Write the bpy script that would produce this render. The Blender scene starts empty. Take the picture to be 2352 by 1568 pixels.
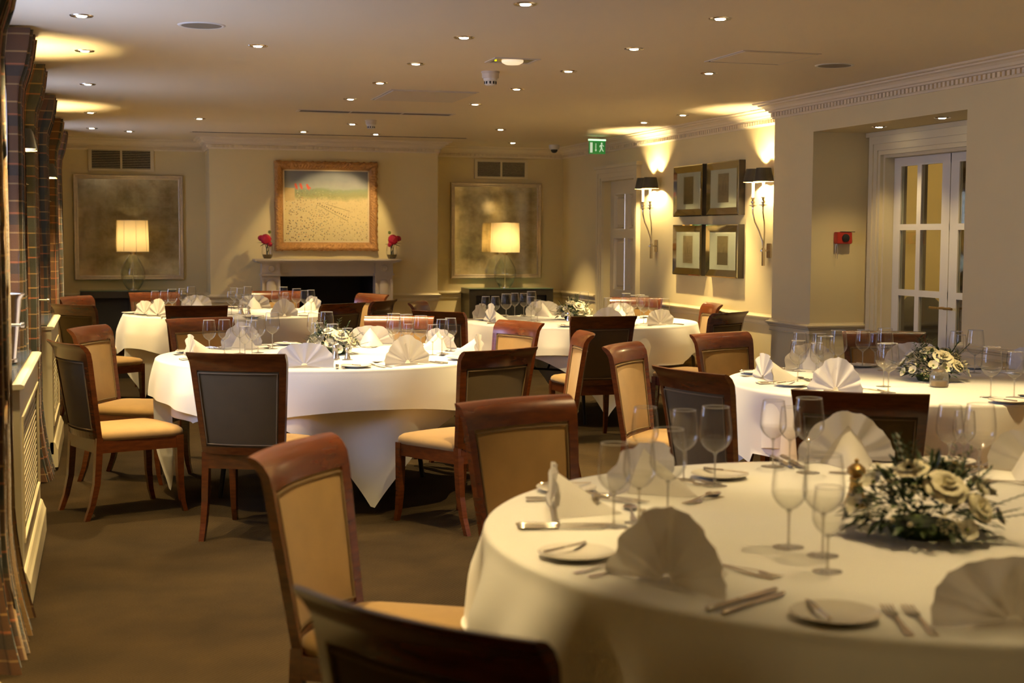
import bpy, bmesh, math, random
from mathutils import Vector, Matrix
PI = math.pi
rnd = random.Random(7)
C = bpy.context.scene.collection
scene = bpy.context.scene

# ------------------------------------------------------------------ camera
cam_d = bpy.data.cameras.new('camera'); cam = bpy.data.objects.new('camera', cam_d); C.objects.link(cam)
Rr = (0.9610339863117889, -0.27639395431837577, 0.004478746467918312)
Ru = (0.015932294811292554, 0.07155790318388058, 0.9973091940185714)
Rf = (0.27597072151900165, 0.9583766736039531, -0.0731731669131771)
EYE = 1.42
cam.matrix_world = Matrix(((Rr[0], Ru[0], -Rf[0], 0), (Rr[1], Ru[1], -Rf[1], 0), (Rr[2], Ru[2], -Rf[2], EYE), (0, 0, 0, 1)))
cam_d.sensor_width = 36; cam_d.lens = 50; cam_d.clip_start = 0.05; cam_d.clip_end = 80
cam_d.dof.use_dof = True; cam_d.dof.focus_distance = 8.3; cam_d.dof.aperture_fstop = 4.0
scene.camera = cam
# ------------------------------------------------------------------ world, exposure
w = bpy.data.worlds.new('sky'); scene.world = w; w.use_nodes = True
bg = w.node_tree.nodes['Background']; bg.inputs[0].default_value = (0.46, 0.53, 1.0, 1); bg.inputs[1].default_value = 10.5
scene.view_settings.view_transform = 'Standard'; scene.view_settings.look = 'None'
scene.view_settings.gamma = 1; scene.view_settings.use_curve_mapping = False
scene.view_settings.exposure = 0.54
cy = scene.cycles
cy.max_bounces = 10; cy.diffuse_bounces = 5; cy.glossy_bounces = 5; cy.transparent_max_bounces = 24; cy.transmission_bounces = 8
cy.sample_clamp_indirect = 4.0; cy.caustics_reflective = False; cy.caustics_refractive = False
SPOT_W = 145.0; SPOT_COL = (1.0, 0.73, 0.34)
SCONCE_W = 22; LAMP_W = 1.5; WARM = (1.0, 0.76, 0.38)
PORTALS = [(5.5, 6.85), (9.3, 9.9), (13.1, 13.6)]
for a, b in PORTALS:                                   # daylight enters through the three windows
    l = bpy.data.lights.new('window_daylight', 'AREA'); l.shape = 'RECTANGLE'; l.size = 1.25; l.size_y = b - a
    l.energy = 10; l.cycles.is_portal = True
    o = bpy.data.objects.new('window_daylight', l); C.objects.link(o)
    o.location = (-.85, (a + b) / 2, 1.55); o.rotation_euler = (0, -PI / 2, 0)
Z = Vector((0, 0, 1))

# ------------------------------------------------------------------ materials
def nodes_of(name):
    m = bpy.data.materials.new(name); m.use_nodes = True
    nt = m.node_tree; return m, nt, nt.nodes['Principled BSDF']
def mat(name, col, rough=.5, metal=0, noise=0, nscale=20, bump=0, bscale=80, spec=.5, sheen=0, coat=0):
    m, nt, p = nodes_of(name)
    p.inputs['Base Color'].default_value = (*col, 1); p.inputs['Roughness'].default_value = rough
    p.inputs['Metallic'].default_value = metal; p.inputs['Specular IOR Level'].default_value = spec
    p.inputs['Sheen Weight'].default_value = sheen; p.inputs['Coat Weight'].default_value = coat
    if noise or bump:
        tc = nt.nodes.new('ShaderNodeTexCoord')
    if noise:
        n = nt.nodes.new('ShaderNodeTexNoise'); n.inputs['Scale'].default_value = nscale; n.inputs['Detail'].default_value = 5
        nt.links.new(tc.outputs['Object'], n.inputs['Vector'])
        mx = nt.nodes.new('ShaderNodeMix'); mx.data_type = 'RGBA'
        mx.inputs[6].default_value = (*[c * (1 - noise) for c in col], 1); mx.inputs[7].default_value = (*[min(1, c * (1 + noise)) for c in col], 1)
        nt.links.new(n.outputs['Fac'], mx.inputs[0]); nt.links.new(mx.outputs[2], p.inputs['Base Color'])
    if bump:
        n2 = nt.nodes.new('ShaderNodeTexNoise'); n2.inputs['Scale'].default_value = bscale; n2.inputs['Detail'].default_value = 3
        nt.links.new(tc.outputs['Object'], n2.inputs['Vector'])
        b = nt.nodes.new('ShaderNodeBump'); b.inputs['Strength'].default_value = bump; b.inputs['Distance'].default_value = .01
        nt.links.new(n2.outputs['Fac'], b.inputs['Height']); nt.links.new(b.outputs['Normal'], p.inputs['Normal'])
    return m
def emis(name, col, s):
    m, nt, p = nodes_of(name); p.inputs['Base Color'].default_value = (*col, 1)
    p.inputs['Emission Color'].default_value = (*col, 1); p.inputs['Emission Strength'].default_value = s
    return m
def glass_mat(name, tint=(1, 1, 1), edge=.20, base=.035, painted_gleam=0):
    m = bpy.data.materials.new(name); m.use_nodes = True; nt = m.node_tree
    for n in list(nt.nodes):
        if n.type != 'OUTPUT_MATERIAL': nt.nodes.remove(n)
    out = [n for n in nt.nodes][0]
    tr = nt.nodes.new('ShaderNodeBsdfTransparent'); gl = nt.nodes.new('ShaderNodeBsdfGlossy'); gl.inputs['Roughness'].default_value = .03
    lw = nt.nodes.new('ShaderNodeLayerWeight'); lw.inputs['Blend'].default_value = .5
    pw = nt.nodes.new('ShaderNodeMath'); pw.operation = 'POWER'; pw.inputs[1].default_value = 2.6
    nt.links.new(lw.outputs['Facing'], pw.inputs[0])
    ma = nt.nodes.new('ShaderNodeMath'); ma.operation = 'MULTIPLY_ADD'; ma.inputs[1].default_value = .8; ma.inputs[2].default_value = base
    nt.links.new(pw.outputs[0], ma.inputs[0])
    cr = nt.nodes.new('ShaderNodeMix'); cr.data_type = 'RGBA'
    cr.inputs[6].default_value = (*tint, 1); cr.inputs[7].default_value = (*[t * (1 - edge) for t in tint], 1)
    nt.links.new(pw.outputs[0], cr.inputs[0]); nt.links.new(cr.outputs[2], tr.inputs['Color'])
    mx = nt.nodes.new('ShaderNodeMixShader')
    nt.links.new(ma.outputs[0], mx.inputs[0]); nt.links.new(tr.outputs[0], mx.inputs[1]); nt.links.new(gl.outputs[0], mx.inputs[2])
    sh = mx.outputs[0]
    if painted_gleam:
        df = nt.nodes.new('ShaderNodeBsdfTranslucent'); df.inputs['Color'].default_value = (1, .98, .94, 1)  # white scatter mixed in as the gleam of light on clear glass
        d2 = nt.nodes.new('ShaderNodeBsdfDiffuse'); d2.inputs['Color'].default_value = (1, .98, .94, 1)
        a1 = nt.nodes.new('ShaderNodeMixShader'); a1.inputs[0].default_value = .5; nt.links.new(df.outputs[0], a1.inputs[1]); nt.links.new(d2.outputs[0], a1.inputs[2])
        a2 = nt.nodes.new('ShaderNodeMixShader'); a2.inputs[0].default_value = painted_gleam; nt.links.new(sh, a2.inputs[1]); nt.links.new(a1.outputs[0], a2.inputs[2]); sh = a2.outputs[0]
    nt.links.new(sh, out.inputs['Surface'])
    return m
M = {}
M['wall'] = mat('wall_paint', (.71, .60, .325), .75, noise=.04, nscale=3, bump=.06, bscale=260)
M['trim'] = mat('trim_paint', (.68, .59, .37), .45, noise=.03, nscale=6, bump=.03)
M['cornice'] = mat('cornice_paint', (.76, .65, .45), .6, noise=.03, nscale=6)
M['ceil'] = mat('ceiling_paint', (.76, .64, .43), .5, noise=.03, nscale=2, bump=.04, bscale=200)
M['white'] = mat('white_gloss', (.72, .68, .58), .35)
M['dark'] = mat('black_and_shade', (.006, .005, .005), .8)  # plain black; also stands in for shade in vents, gaps and covers
M['blackwood'] = mat('black_stained_wood', (.016, .012, .009), .35, noise=.3, nscale=30)
M['lacquer'] = mat('dark_back_wood', (.05, .022, .01), .4)
M['silver'] = mat('polished_silver', (.92, .86, .76), .2, 1)
M['nickel'] = mat('polished_nickel', (.62, .55, .44), .22, 1)
M['brass'] = mat('antique_brass', (.55, .38, .15), .3, 1)
M['iron'] = mat('black_steel', (.012, .012, .013), .4, .6)
M['china'] = mat('white_china', (.80, .76, .68), .15)
M['marble'] = mat('pale_stone', (.52, .45, .36), .45, noise=.06, nscale=9)
M['peony'] = mat('crimson_petal', (.42, .004, .03), .6, noise=.3, nscale=40)
M['leaf'] = mat('dark_leaf', (.022, .046, .010), .45, noise=.5, nscale=25)
M['leaf2'] = mat('pale_leaf', (.09, .14, .04), .5, noise=.4, nscale=25)
M['petal'] = mat('ivory_petal', (.78, .72, .50), .6, noise=.06, nscale=30, sheen=.2)
M['petalw'] = mat('white_petal', (.70, .66, .50), .6, noise=.05, nscale=30, sheen=.2)
M['heart'] = mat('green_heart', (.16, .20, .03), .6)
M['berry'] = mat('cream_floret', (.55, .50, .32), .7)
M['black'] = mat('black_silk', (.010, .009, .008), .6)
M['gold'] = mat('gold_lining', (.75, .50, .18), .4, .6)
M['candle'] = emis('lit_candle_tube', (1.0, .72, .36), 3.2)
M['bulb'] = emis('lit_bulb', (1.0, .86, .62), 26)
M['red'] = mat('red_plastic', (.42, .03, .015), .4)
M['water'] = mat('amber_stem_water', (.10, .07, .02), .1)
M['glass'] = glass_mat('clear_glass')
M['pane'] = glass_mat('window_glass', (.93, .97, .93), .1, .05)
M['grn'] = emis('lit_sign_green', (.01, .20, .04), .30)
M['grnw'] = emis('lit_sign_white', (.60, .78, .60), .45)
M['led'] = emis('led_strip', (.5, .9, .5), 1.2)
M['shadec'] = None
def shade_mat():
    m = bpy.data.materials.new('lampshade_silk'); m.use_nodes = True; nt = m.node_tree
    p = nt.nodes['Principled BSDF']; p.inputs['Base Color'].default_value = (.80, .66, .42, 1); p.inputs['Roughness'].default_value = .8
    t = nt.nodes.new('ShaderNodeBsdfTranslucent'); t.inputs['Color'].default_value = (.95, .74, .42, 1)
    mx = nt.nodes.new('ShaderNodeMixShader'); mx.inputs[0].default_value = .6
    nt.links.new(p.outputs[0], mx.inputs[1]); nt.links.new(t.outputs[0], mx.inputs[2])
    nt.links.new(mx.outputs[0], nt.nodes['Material Output'].inputs['Surface'])
    return m
M['shadec'] = shade_mat()
def wood_mat():
    m, nt, p = nodes_of('mahogany')
    tc = nt.nodes.new('ShaderNodeTexCoord'); mp = nt.nodes.new('ShaderNodeMapping'); mp.inputs['Scale'].default_value = (3, 3, 14)
    n = nt.nodes.new('ShaderNodeTexNoise'); n.inputs['Scale'].default_value = 5; n.inputs['Detail'].default_value = 6
    nt.links.new(tc.outputs['Object'], mp.inputs[0]); nt.links.new(mp.outputs[0], n.inputs[0])
    r = nt.nodes.new('ShaderNodeValToRGB'); r.color_ramp.elements[0].position = .3; r.color_ramp.elements[1].position = .75
    r.color_ramp.elements[0].color = (.070, .016, .003, 1); r.color_ramp.elements[1].color = (.125, .029, .0045, 1)
    nt.links.new(n.outputs['Fac'], r.inputs[0]); nt.links.new(r.outputs[0], p.inputs['Base Color'])
    p.inputs['Roughness'].default_value = .27; p.inputs['Coat Weight'].default_value = .5; p.inputs['Coat Roughness'].default_value = .15
    return m
M['wood'] = wood_mat()
M['suede'] = mat('tan_suede', (.31, .187, .062), .9, noise=.16, nscale=14, bump=.12, bscale=300, sheen=.15)
M['suedeb'] = mat('shaded_suede', (.080, .050, .014), .9, noise=.14, nscale=14, bump=.12, bscale=300, sheen=.1)  # same suede as the seats, darkened as the shade on the chair backs
M['pipe'] = mat('suede_piping', (.16, .105, .045), .8)
M['cloth'] = mat('white_linen', (.80, .78, .72), .8, noise=.02, nscale=8, bump=.12, bscale=420, sheen=.2)
def cloth_t(name, col, k):
    m = mat(name, col, .85, bump=.12, bscale=460, sheen=.2); nt = m.node_tree; p = nt.nodes['Principled BSDF']
    t = nt.nodes.new('ShaderNodeBsdfTranslucent'); t.inputs['Color'].default_value = (*col, 1); mx = nt.nodes.new('ShaderNodeMixShader'); mx.inputs[0].default_value = k
    nt.links.new(p.outputs[0], mx.inputs[1]); nt.links.new(t.outputs[0], mx.inputs[2]); nt.links.new(mx.outputs[0], nt.nodes['Material Output'].inputs['Surface'])
    return m
M['napkin'] = cloth_t('white_napkin_linen', (.86, .82, .76), .35)
def carpet_mat():
    m, nt, p = nodes_of('ribbed_carpet')
    tc = nt.nodes.new('ShaderNodeTexCoord')
    n = nt.nodes.new('ShaderNodeTexNoise'); n.inputs['Scale'].default_value = 4; n.inputs['Detail'].default_value = 6; nt.links.new(tc.outputs['Object'], n.inputs[0])
    mp = nt.nodes.new('ShaderNodeMapping'); mp.inputs['Rotation'].default_value = (0, 0, .7); nt.links.new(tc.outputs['Object'], mp.inputs[0])
    wv = nt.nodes.new('ShaderNodeTexWave'); wv.inputs['Scale'].default_value = 22; wv.inputs['Distortion'].default_value = 1.5; wv.inputs['Detail'].default_value = 3
    nt.links.new(mp.outputs[0], wv.inputs[0])
    n3 = nt.nodes.new('ShaderNodeTexNoise'); n3.inputs['Scale'].default_value = 160; nt.links.new(tc.outputs['Object'], n3.inputs[0])
    a = nt.nodes.new('ShaderNodeMath'); a.operation = 'MULTIPLY_ADD'; a.inputs[1].default_value = .45
    nt.links.new(wv.outputs['Fac'], a.inputs[0]); nt.links.new(n3.outputs['Fac'], a.inputs[2])
    mx = nt.nodes.new('ShaderNodeMix'); mx.data_type = 'RGBA'; mx.inputs[6].default_value = (.011, .0070, .0024, 1); mx.inputs[7].default_value = (.052, .031, .0098, 1)
    b = nt.nodes.new('ShaderNodeMath'); b.operation = 'MULTIPLY'; nt.links.new(a.outputs[0], b.inputs[0]); nt.links.new(n.outputs['Fac'], b.inputs[1])
    b2 = nt.nodes.new('ShaderNodeMath'); b2.operation = 'MULTIPLY'; b2.inputs[1].default_value = 1.4; nt.links.new(b.outputs[0], b2.inputs[0])
    nt.links.new(b2.outputs[0], mx.inputs[0]); nt.links.new(mx.outputs[2], p.inputs['Base Color'])
    bm_ = nt.nodes.new('ShaderNodeBump'); bm_.inputs['Strength'].default_value = .6; bm_.inputs['Distance'].default_value = .01
    nt.links.new(a.outputs[0], bm_.inputs['Height']); nt.links.new(bm_.outputs[0], p.inputs['Normal'])
    p.inputs['Roughness'].default_value = .95; p.inputs['Specular IOR Level'].default_value = .15
    return m
M['carpet'] = carpet_mat()
def plaid_mat():
    m, nt, p = nodes_of('plaid_wool')
    uv = nt.nodes.new('ShaderNodeUVMap'); sp = nt.nodes.new('ShaderNodeSeparateXYZ'); nt.links.new(uv.outputs[0], sp.inputs[0])
    def mth(op, a, b=None, c=None):
        n = nt.nodes.new('ShaderNodeMath'); n.operation = op
        for i, v in enumerate((a, b, c)):
            if v is None: continue
            if isinstance(v, (int, float)): n.inputs[i].default_value = v
            else: nt.links.new(v, n.inputs[i])
        return n.outputs[0]
    def band(src, period, off, width):
        f = mth('FRACT', mth('MULTIPLY_ADD', src, 1 / period, off)); return mth('LESS_THAN', f, width)
    col = None
    def mix(prev, fac, c, k=.8):
        n = nt.nodes.new('ShaderNodeMix'); n.data_type = 'RGBA'
        nt.links.new(mth('MULTIPLY', fac, k), n.inputs[0])
        if isinstance(prev, tuple): n.inputs[6].default_value = (*prev, 1)
        else: nt.links.new(prev, n.inputs[6])
        n.inputs[7].default_value = (*c, 1); return n.outputs[2]
    u, v = sp.outputs[0], sp.outputs[1]
    col = mix((.050, .040, .018), band(u, .19, .0, .36), (.11, .040, .010), .7)
    col = mix(col, band(v, .23, .1, .40), (.10, .038, .010), .45)
    col = mix(col, band(u, .19, .55, .22), (.020, .024, .018), .8)
    col = mix(col, band(v, .23, .62, .20), (.018, .022, .016), .6)
    for off, c in ((.05, (.46, .26, .08)), (.30, (.42, .12, .04)), (.7, (.36, .22, .08))):
        col = mix(col, band(u, .19, off, .05), c, .6)
        col = mix(col, band(v, .23, off + .1, .035), c, .45)
    tc = nt.nodes.new('ShaderNodeTexCoord'); n = nt.nodes.new('ShaderNodeTexNoise'); n.inputs['Scale'].default_value = 120; nt.links.new(tc.outputs['Object'], n.inputs[0])
    b = nt.nodes.new('ShaderNodeBump'); b.inputs['Strength'].default_value = .2; b.inputs['Distance'].default_value = .005
    nt.links.new(n.outputs['Fac'], b.inputs['Height']); nt.links.new(b.outputs[0], p.inputs['Normal'])
    nt.links.new(col, p.inputs['Base Color']); p.inputs['Roughness'].default_value = .9; p.inputs['Sheen Weight'].default_value = .2
    return m
M['plaid'] = plaid_mat()
M['lining'] = mat('cream_lining', (.72, .72, .70), .8)
M['heading'] = mat('grey_heading_tape', (.13, .15, .17), .8)
def mirror_mat():
    m, nt, p = nodes_of('antiqued_mirror'); p.inputs['Metallic'].default_value = .74
    tc = nt.nodes.new('ShaderNodeTexCoord')
    n = nt.nodes.new('ShaderNodeTexNoise'); n.inputs['Scale'].default_value = 7; n.inputs['Detail'].default_value = 8; n.inputs['Roughness'].default_value = .7
    nt.links.new(tc.outputs['Object'], n.inputs[0])
    mp = nt.nodes.new('ShaderNodeMapping'); mp.inputs['Rotation'].default_value = (PI / 2, 0, 0); nt.links.new(tc.outputs['Object'], mp.inputs[0])
    br = nt.nodes.new('ShaderNodeTexBrick'); br.offset = 0; br.inputs['Scale'].default_value = 1; br.inputs['Brick Width'].default_value = .105; br.inputs['Row Height'].default_value = .105
    br.inputs['Mortar Size'].default_value = .0022; br.inputs['Color1'].default_value = (.80, .72, .48, 1); br.inputs['Color2'].default_value = (.68, .62, .40, 1); br.inputs['Mortar'].default_value = (.70, .66, .50, 1)
    nt.links.new(mp.outputs[0], br.inputs[0])
    r = nt.nodes.new('ShaderNodeValToRGB'); r.color_ramp.elements[0].color = (.55, .52, .45, 1); r.color_ramp.elements[0].position = .3; r.color_ramp.elements[1].color = (1, 1, 1, 1); r.color_ramp.elements[1].position = .62
    nt.links.new(n.outputs['Fac'], r.inputs[0])
    mx = nt.nodes.new('ShaderNodeMix'); mx.data_type = 'RGBA'; mx.blend_type = 'MULTIPLY'; mx.inputs[0].default_value = 1
    nt.links.new(br.outputs['Color'], mx.inputs[6]); nt.links.new(r.outputs[0], mx.inputs[7]); nt.links.new(mx.outputs[2], p.inputs['Base Color'])
    rr = nt.nodes.new('ShaderNodeMapRange'); rr.inputs[3].default_value = .05; rr.inputs[4].default_value = .16
    nt.links.new(n.outputs['Fac'], rr.inputs[0]); nt.links.new(rr.outputs[0], p.inputs['Roughness'])
    return m
M['mirror'] = mirror_mat()
M['silverleaf'] = mat('champagne_leaf_frame', (.50, .42, .30), .38, .55, noise=.2, nscale=30)
M['gilt'] = mat('carved_gilt', (.42, .22, .07), .45, .35, noise=.45, nscale=45, bump=.8, bscale=70)
M['liner'] = mat('painting_liner', (.70, .58, .36), .5)
M['bevelm'] = mat('bevelled_mirror', (.74, .74, .66), .04, 1)
M['mount'] = mat('ivory_mount', (.84, .78, .66), .8)
M['spkr'] = mat('speaker_mesh', (.16, .135, .10), .7, noise=.2, nscale=300)
M['ceilplast'] = mat('cream_plastic', (.62, .54, .42), .4)
def painting_mat():
    m, nt, p = nodes_of('race_meeting_oil'); p.inputs['Roughness'].default_value = .55
    tc = nt.nodes.new('ShaderNodeTexCoord'); sp = nt.nodes.new('ShaderNodeSeparateXYZ'); nt.links.new(tc.outputs['Object'], sp.inputs[0])
    n = nt.nodes.new('ShaderNodeTexNoise'); n.inputs['Scale'].default_value = 9; n.inputs['Detail'].default_value = 7; nt.links.new(tc.outputs['Object'], n.inputs[0])
    ad = nt.nodes.new('ShaderNodeMath'); ad.operation = 'MULTIPLY_ADD'; ad.inputs[1].default_value = .10; nt.links.new(n.outputs['Fac'], ad.inputs[0]); nt.links.new(sp.outputs[2], ad.inputs[2])
    mr = nt.nodes.new('ShaderNodeMapRange'); mr.inputs[1].default_value = 0.05; mr.inputs[2].default_value = .78; nt.links.new(ad.outputs[0], mr.inputs[0])
    r = nt.nodes.new('ShaderNodeValToRGB'); e = r.color_ramp.elements
    e[0].position = 0; e[0].color = (.62, .52, .27, 1); e[1].position = 1; e[1].color = (.14, .145, .16, 1)
    for pos, c in ((.30, (.70, .57, .28)), (.56, (.62, .50, .25)), (.62, (.30, .30, .12)), (.69, (.22, .27, .15)), (.73, (.30, .31, .27)), (.85, (.18, .19, .20))):
        k = e.new(pos); k.color = (*c, 1)
    nt.links.new(mr.outputs[0], r.inputs[0])
    vo = nt.nodes.new('ShaderNodeTexVoronoi'); vo.inputs['Scale'].default_value = 55; vo.inputs['Randomness'].default_value = 1; nt.links.new(tc.outputs['Object'], vo.inputs[0])
    lt = nt.nodes.new('ShaderNodeMath'); lt.operation = 'LESS_THAN'; lt.inputs[1].default_value = .34; nt.links.new(vo.outputs['Distance'], lt.inputs[0])
    n2 = nt.nodes.new('ShaderNodeTexNoise'); n2.inputs['Scale'].default_value = 5; nt.links.new(tc.outputs['Object'], n2.inputs[0])
    # figures crowd the lower left and the lower edge
    lx = nt.nodes.new('ShaderNodeMapRange'); lx.inputs[1].default_value = .62; lx.inputs[2].default_value = .12; nt.links.new(sp.outputs[0], lx.inputs[0])
    lz = nt.nodes.new('ShaderNodeMapRange'); lz.inputs[1].default_value = .50; lz.inputs[2].default_value = .05; nt.links.new(sp.outputs[2], lz.inputs[0])
    mu = nt.nodes.new('ShaderNodeMath'); mu.operation = 'MULTIPLY_ADD'; mu.inputs[1].default_value = .8; nt.links.new(lx.outputs[0], mu.inputs[0]); nt.links.new(lz.outputs[0], mu.inputs[2])
    lt2 = nt.nodes.new('ShaderNodeMath'); lt2.operation = 'LESS_THAN'; lt2.inputs[1].default_value = .52; nt.links.new(sp.outputs[2], lt2.inputs[0])
    f = nt.nodes.new('ShaderNodeMath'); f.operation = 'MULTIPLY'; nt.links.new(mu.outputs[0], f.inputs[0]); nt.links.new(lt.outputs[0], f.inputs[1])
    f2 = nt.nodes.new('ShaderNodeMath'); f2.operation = 'MULTIPLY'; nt.links.new(f.outputs[0], f2.inputs[0]); nt.links.new(lt2.outputs[0], f2.inputs[1])
    f3 = nt.nodes.new('ShaderNodeMath'); f3.operation = 'MULTIPLY'; f3.inputs[1].default_value = .55; f3.use_clamp = True; nt.links.new(f2.outputs[0], f3.inputs[0])
    r2 = nt.nodes.new('ShaderNodeValToRGB'); r2.color_ramp.interpolation = 'CONSTANT'; q = r2.color_ramp.elements
    q[0].color = (.16, .07, .03, 1); q[1].position = .35; q[1].color = (.50, .14, .06, 1)
    for pos, c in ((.55, (.72, .62, .40)), (.8, (.10, .12, .12))):
        k = q.new(pos); k.color = (*c, 1)
    nt.links.new(vo.outputs['Color'], r2.inputs[0])
    mx = nt.nodes.new('ShaderNodeMix'); mx.data_type = 'RGBA'; nt.links.new(f3.outputs[0], mx.inputs[0]); nt.links.new(r.outputs[0], mx.inputs[6]); nt.links.new(r2.outputs[0], mx.inputs[7])
    nt.links.new(mx.outputs[2], p.inputs['Base Color'])
    return m
M['oil'] = painting_mat()
M['flagred'] = mat('flag_red_paint', (.62, .10, .05), .6)
M['hoarding'] = mat('hoarding_tan_paint', (.55, .40, .18), .6, noise=.15, nscale=25)
def print_mat(name, sky, sea, hz):
    m, nt, p = nodes_of(name); p.inputs['Roughness'].default_value = .7
    tc = nt.nodes.new('ShaderNodeTexCoord'); sp = nt.nodes.new('ShaderNodeSeparateXYZ'); nt.links.new(tc.outputs['Object'], sp.inputs[0])
    mp = nt.nodes.new('ShaderNodeMapping'); mp.inputs['Scale'].default_value = (10, 10, 34); nt.links.new(tc.outputs['Object'], mp.inputs[0])
    n = nt.nodes.new('ShaderNodeTexNoise'); n.inputs['Scale'].default_value = 1.6; n.inputs['Detail'].default_value = 6; nt.links.new(mp.outputs[0], n.inputs[0])
    lt = nt.nodes.new('ShaderNodeMath'); lt.operation = 'LESS_THAN'; lt.inputs[1].default_value = hz; nt.links.new(sp.outputs[2], lt.inputs[0])
    mx = nt.nodes.new('ShaderNodeMix'); mx.data_type = 'RGBA'; nt.links.new(lt.outputs[0], mx.inputs[0]); mx.inputs[6].default_value = (*sky, 1); mx.inputs[7].default_value = (*sea, 1)
    r = nt.nodes.new('ShaderNodeValToRGB'); r.color_ramp.elements[0].position = .35; r.color_ramp.elements[0].color = (.6, .58, .55, 1); r.color_ramp.elements[1].position = .6; nt.links.new(n.outputs['Fac'], r.inputs[0])
    mu = nt.nodes.new('ShaderNodeMix'); mu.data_type = 'RGBA'; mu.blend_type = 'MULTIPLY'; mu.inputs[0].default_value = .8; nt.links.new(mx.outputs[2], mu.inputs[6]); nt.links.new(r.outputs[0], mu.inputs[7])
    nt.links.new(mu.outputs[2], p.inputs['Base Color'])
    return m

# ------------------------------------------------------------------ mesh helpers
def add_box(bm, x0, y0, z0, x1, y1, z1):
    if x0 > x1: x0, x1 = x1, x0
    if y0 > y1: y0, y1 = y1, y0
    if z0 > z1: z0, z1 = z1, z0
    v = [bm.verts.new(p) for p in ((x0, y0, z0), (x1, y0, z0), (x1, y1, z0), (x0, y1, z0), (x0, y0, z1), (x1, y0, z1), (x1, y1, z1), (x0, y1, z1))]
    for f in ((3, 2, 1, 0), (4, 5, 6, 7), (0, 1, 5, 4), (1, 2, 6, 5), (2, 3, 7, 6), (3, 0, 4, 7)): bm.faces.new([v[i] for i in f])
def box(*a):
    bm = bmesh.new(); add_box(bm, *a); return bm
def add_lathe(bm, prof, seg=24, cx=0, cy=0, cz=0):
    rings = []
    for r, z in prof:
        if r < 1e-5: rings.append([bm.verts.new((cx, cy, cz + z))])
        else: rings.append([bm.verts.new((cx + r * math.cos(2 * PI * i / seg), cy + r * math.sin(2 * PI * i / seg), cz + z)) for i in range(seg)])
    for a, b in zip(rings, rings[1:]):
        for i in range(seg):
            j = (i + 1) % seg
            if len(a) == 1 and len(b) == 1: continue
            if len(a) == 1: bm.faces.new((a[0], b[i], b[j]))
            elif len(b) == 1: bm.faces.new((a[i], a[j], b[0]))
            else: bm.faces.new((a[i], a[j], b[j], b[i]))
def lathe(prof, seg=24, **k):
    bm = bmesh.new(); add_lathe(bm, prof, seg, **k); return bm
def add_tube(bm, pts, r, seg=8, closed=False):
    pts = [Vector(p) for p in pts]; n = len(pts); rings = []
    rs = r if isinstance(r, (list, tuple)) else [r] * n
    up = Vector((.31, .22, .93)).normalized()
    for i, p in enumerate(pts):
        if closed: t = pts[(i + 1) % n] - pts[i - 1]
        else: t = pts[min(i + 1, n - 1)] - pts[max(i - 1, 0)]
        t.normalize(); a = t.cross(up)
        if a.length < .05: a = t.cross(Vector((1, 0, 0)))
        a.normalize(); b = t.cross(a)
        rings.append([bm.verts.new(p + rs[i] * (a * math.cos(2 * PI * k / seg) + b * math.sin(2 * PI * k / seg))) for k in range(seg)])
    m = n if closed else n - 1
    for i in range(m):
        A, B = rings[i], rings[(i + 1) % n]
        for k in range(seg): bm.faces.new((A[k], A[(k + 1) % seg], B[(k + 1) % seg], B[k]))
    if not closed:
        bm.faces.new(rings[0][::-1]); bm.faces.new(rings[-1])
def add_loft(bm, secs):
    """secs: list of rings (each a list of points)"""
    rs = [[bm.verts.new(p) for p in s] for s in secs]; n = len(rs[0])
    for A, B in zip(rs, rs[1:]):
        for k in range(n): bm.faces.new((A[k], A[(k + 1) % n], B[(k + 1) % n], B[k]))
    bm.faces.new(rs[0][::-1]); bm.faces.new(rs[-1])
def sq(x, y, z, a, b=None):
    b = b or a; return [(x - a, y - b, z), (x + a, y - b, z), (x + a, y + b, z), (x - a, y + b, z)]
def xform(bm, mtx): bmesh.ops.transform(bm, matrix=mtx, verts=bm.verts); return bm
def obj(name, bm, m, parent=None, smooth=False, loc=None, bevel=0):
    if bevel: bmesh.ops.bevel(bm, geom=list(bm.edges), offset=bevel, segments=2, affect='EDGES', clamp_overlap=True)
    bmesh.ops.recalc_face_normals(bm, faces=bm.faces)
    me = bpy.data.meshes.new(name); bm.to_mesh(me); bm.free()
    if isinstance(m, (list, tuple)):
        for x in m: me.materials.append(x)
    else: me.materials.append(m)
    if smooth:
        me.polygons.foreach_set('use_smooth', [True] * len(me.polygons))
        if smooth != 'all': me.set_sharp_from_angle(angle=math.radians(40))
    o = bpy.data.objects.new(name, me); C.objects.link(o)
    if parent is not None: o.parent = parent
    if loc is not None: o.location = loc
    return o
def tag(o, label, cat, group=None, kind=None):
    o['label'] = label; o['category'] = cat
    if group: o['group'] = group
    if kind: o['kind'] = kind
    return o
def thing(name, label, cat, loc=(0, 0, 0), rz=0, group=None):
    o = bpy.data.objects.new(name, None); o.empty_display_size = .05; C.objects.link(o)
    o.location = loc; o.rotation_euler = (0, 0, rz); return tag(o, label, cat, group)
def struct(name, bm, m, parent=None, **k):
    o = obj(name, bm, m, parent, **k)
    if parent is None: o['kind'] = 'structure'
    return o
def dup(root, loc, rz=0, label=None, group=None, s=None):
    r = root.copy(); C.objects.link(r); r.location = loc; r.rotation_euler = (0, 0, rz)
    if s: r.scale = (s, s, s)
    if label: r['label'] = label
    if group: r['group'] = group
    for ch in list(root.children):
        c = ch.copy(); C.objects.link(c); c.parent = r
        for g in ch.children:
            d = g.copy(); C.objects.link(d); d.parent = c
    return r
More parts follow.
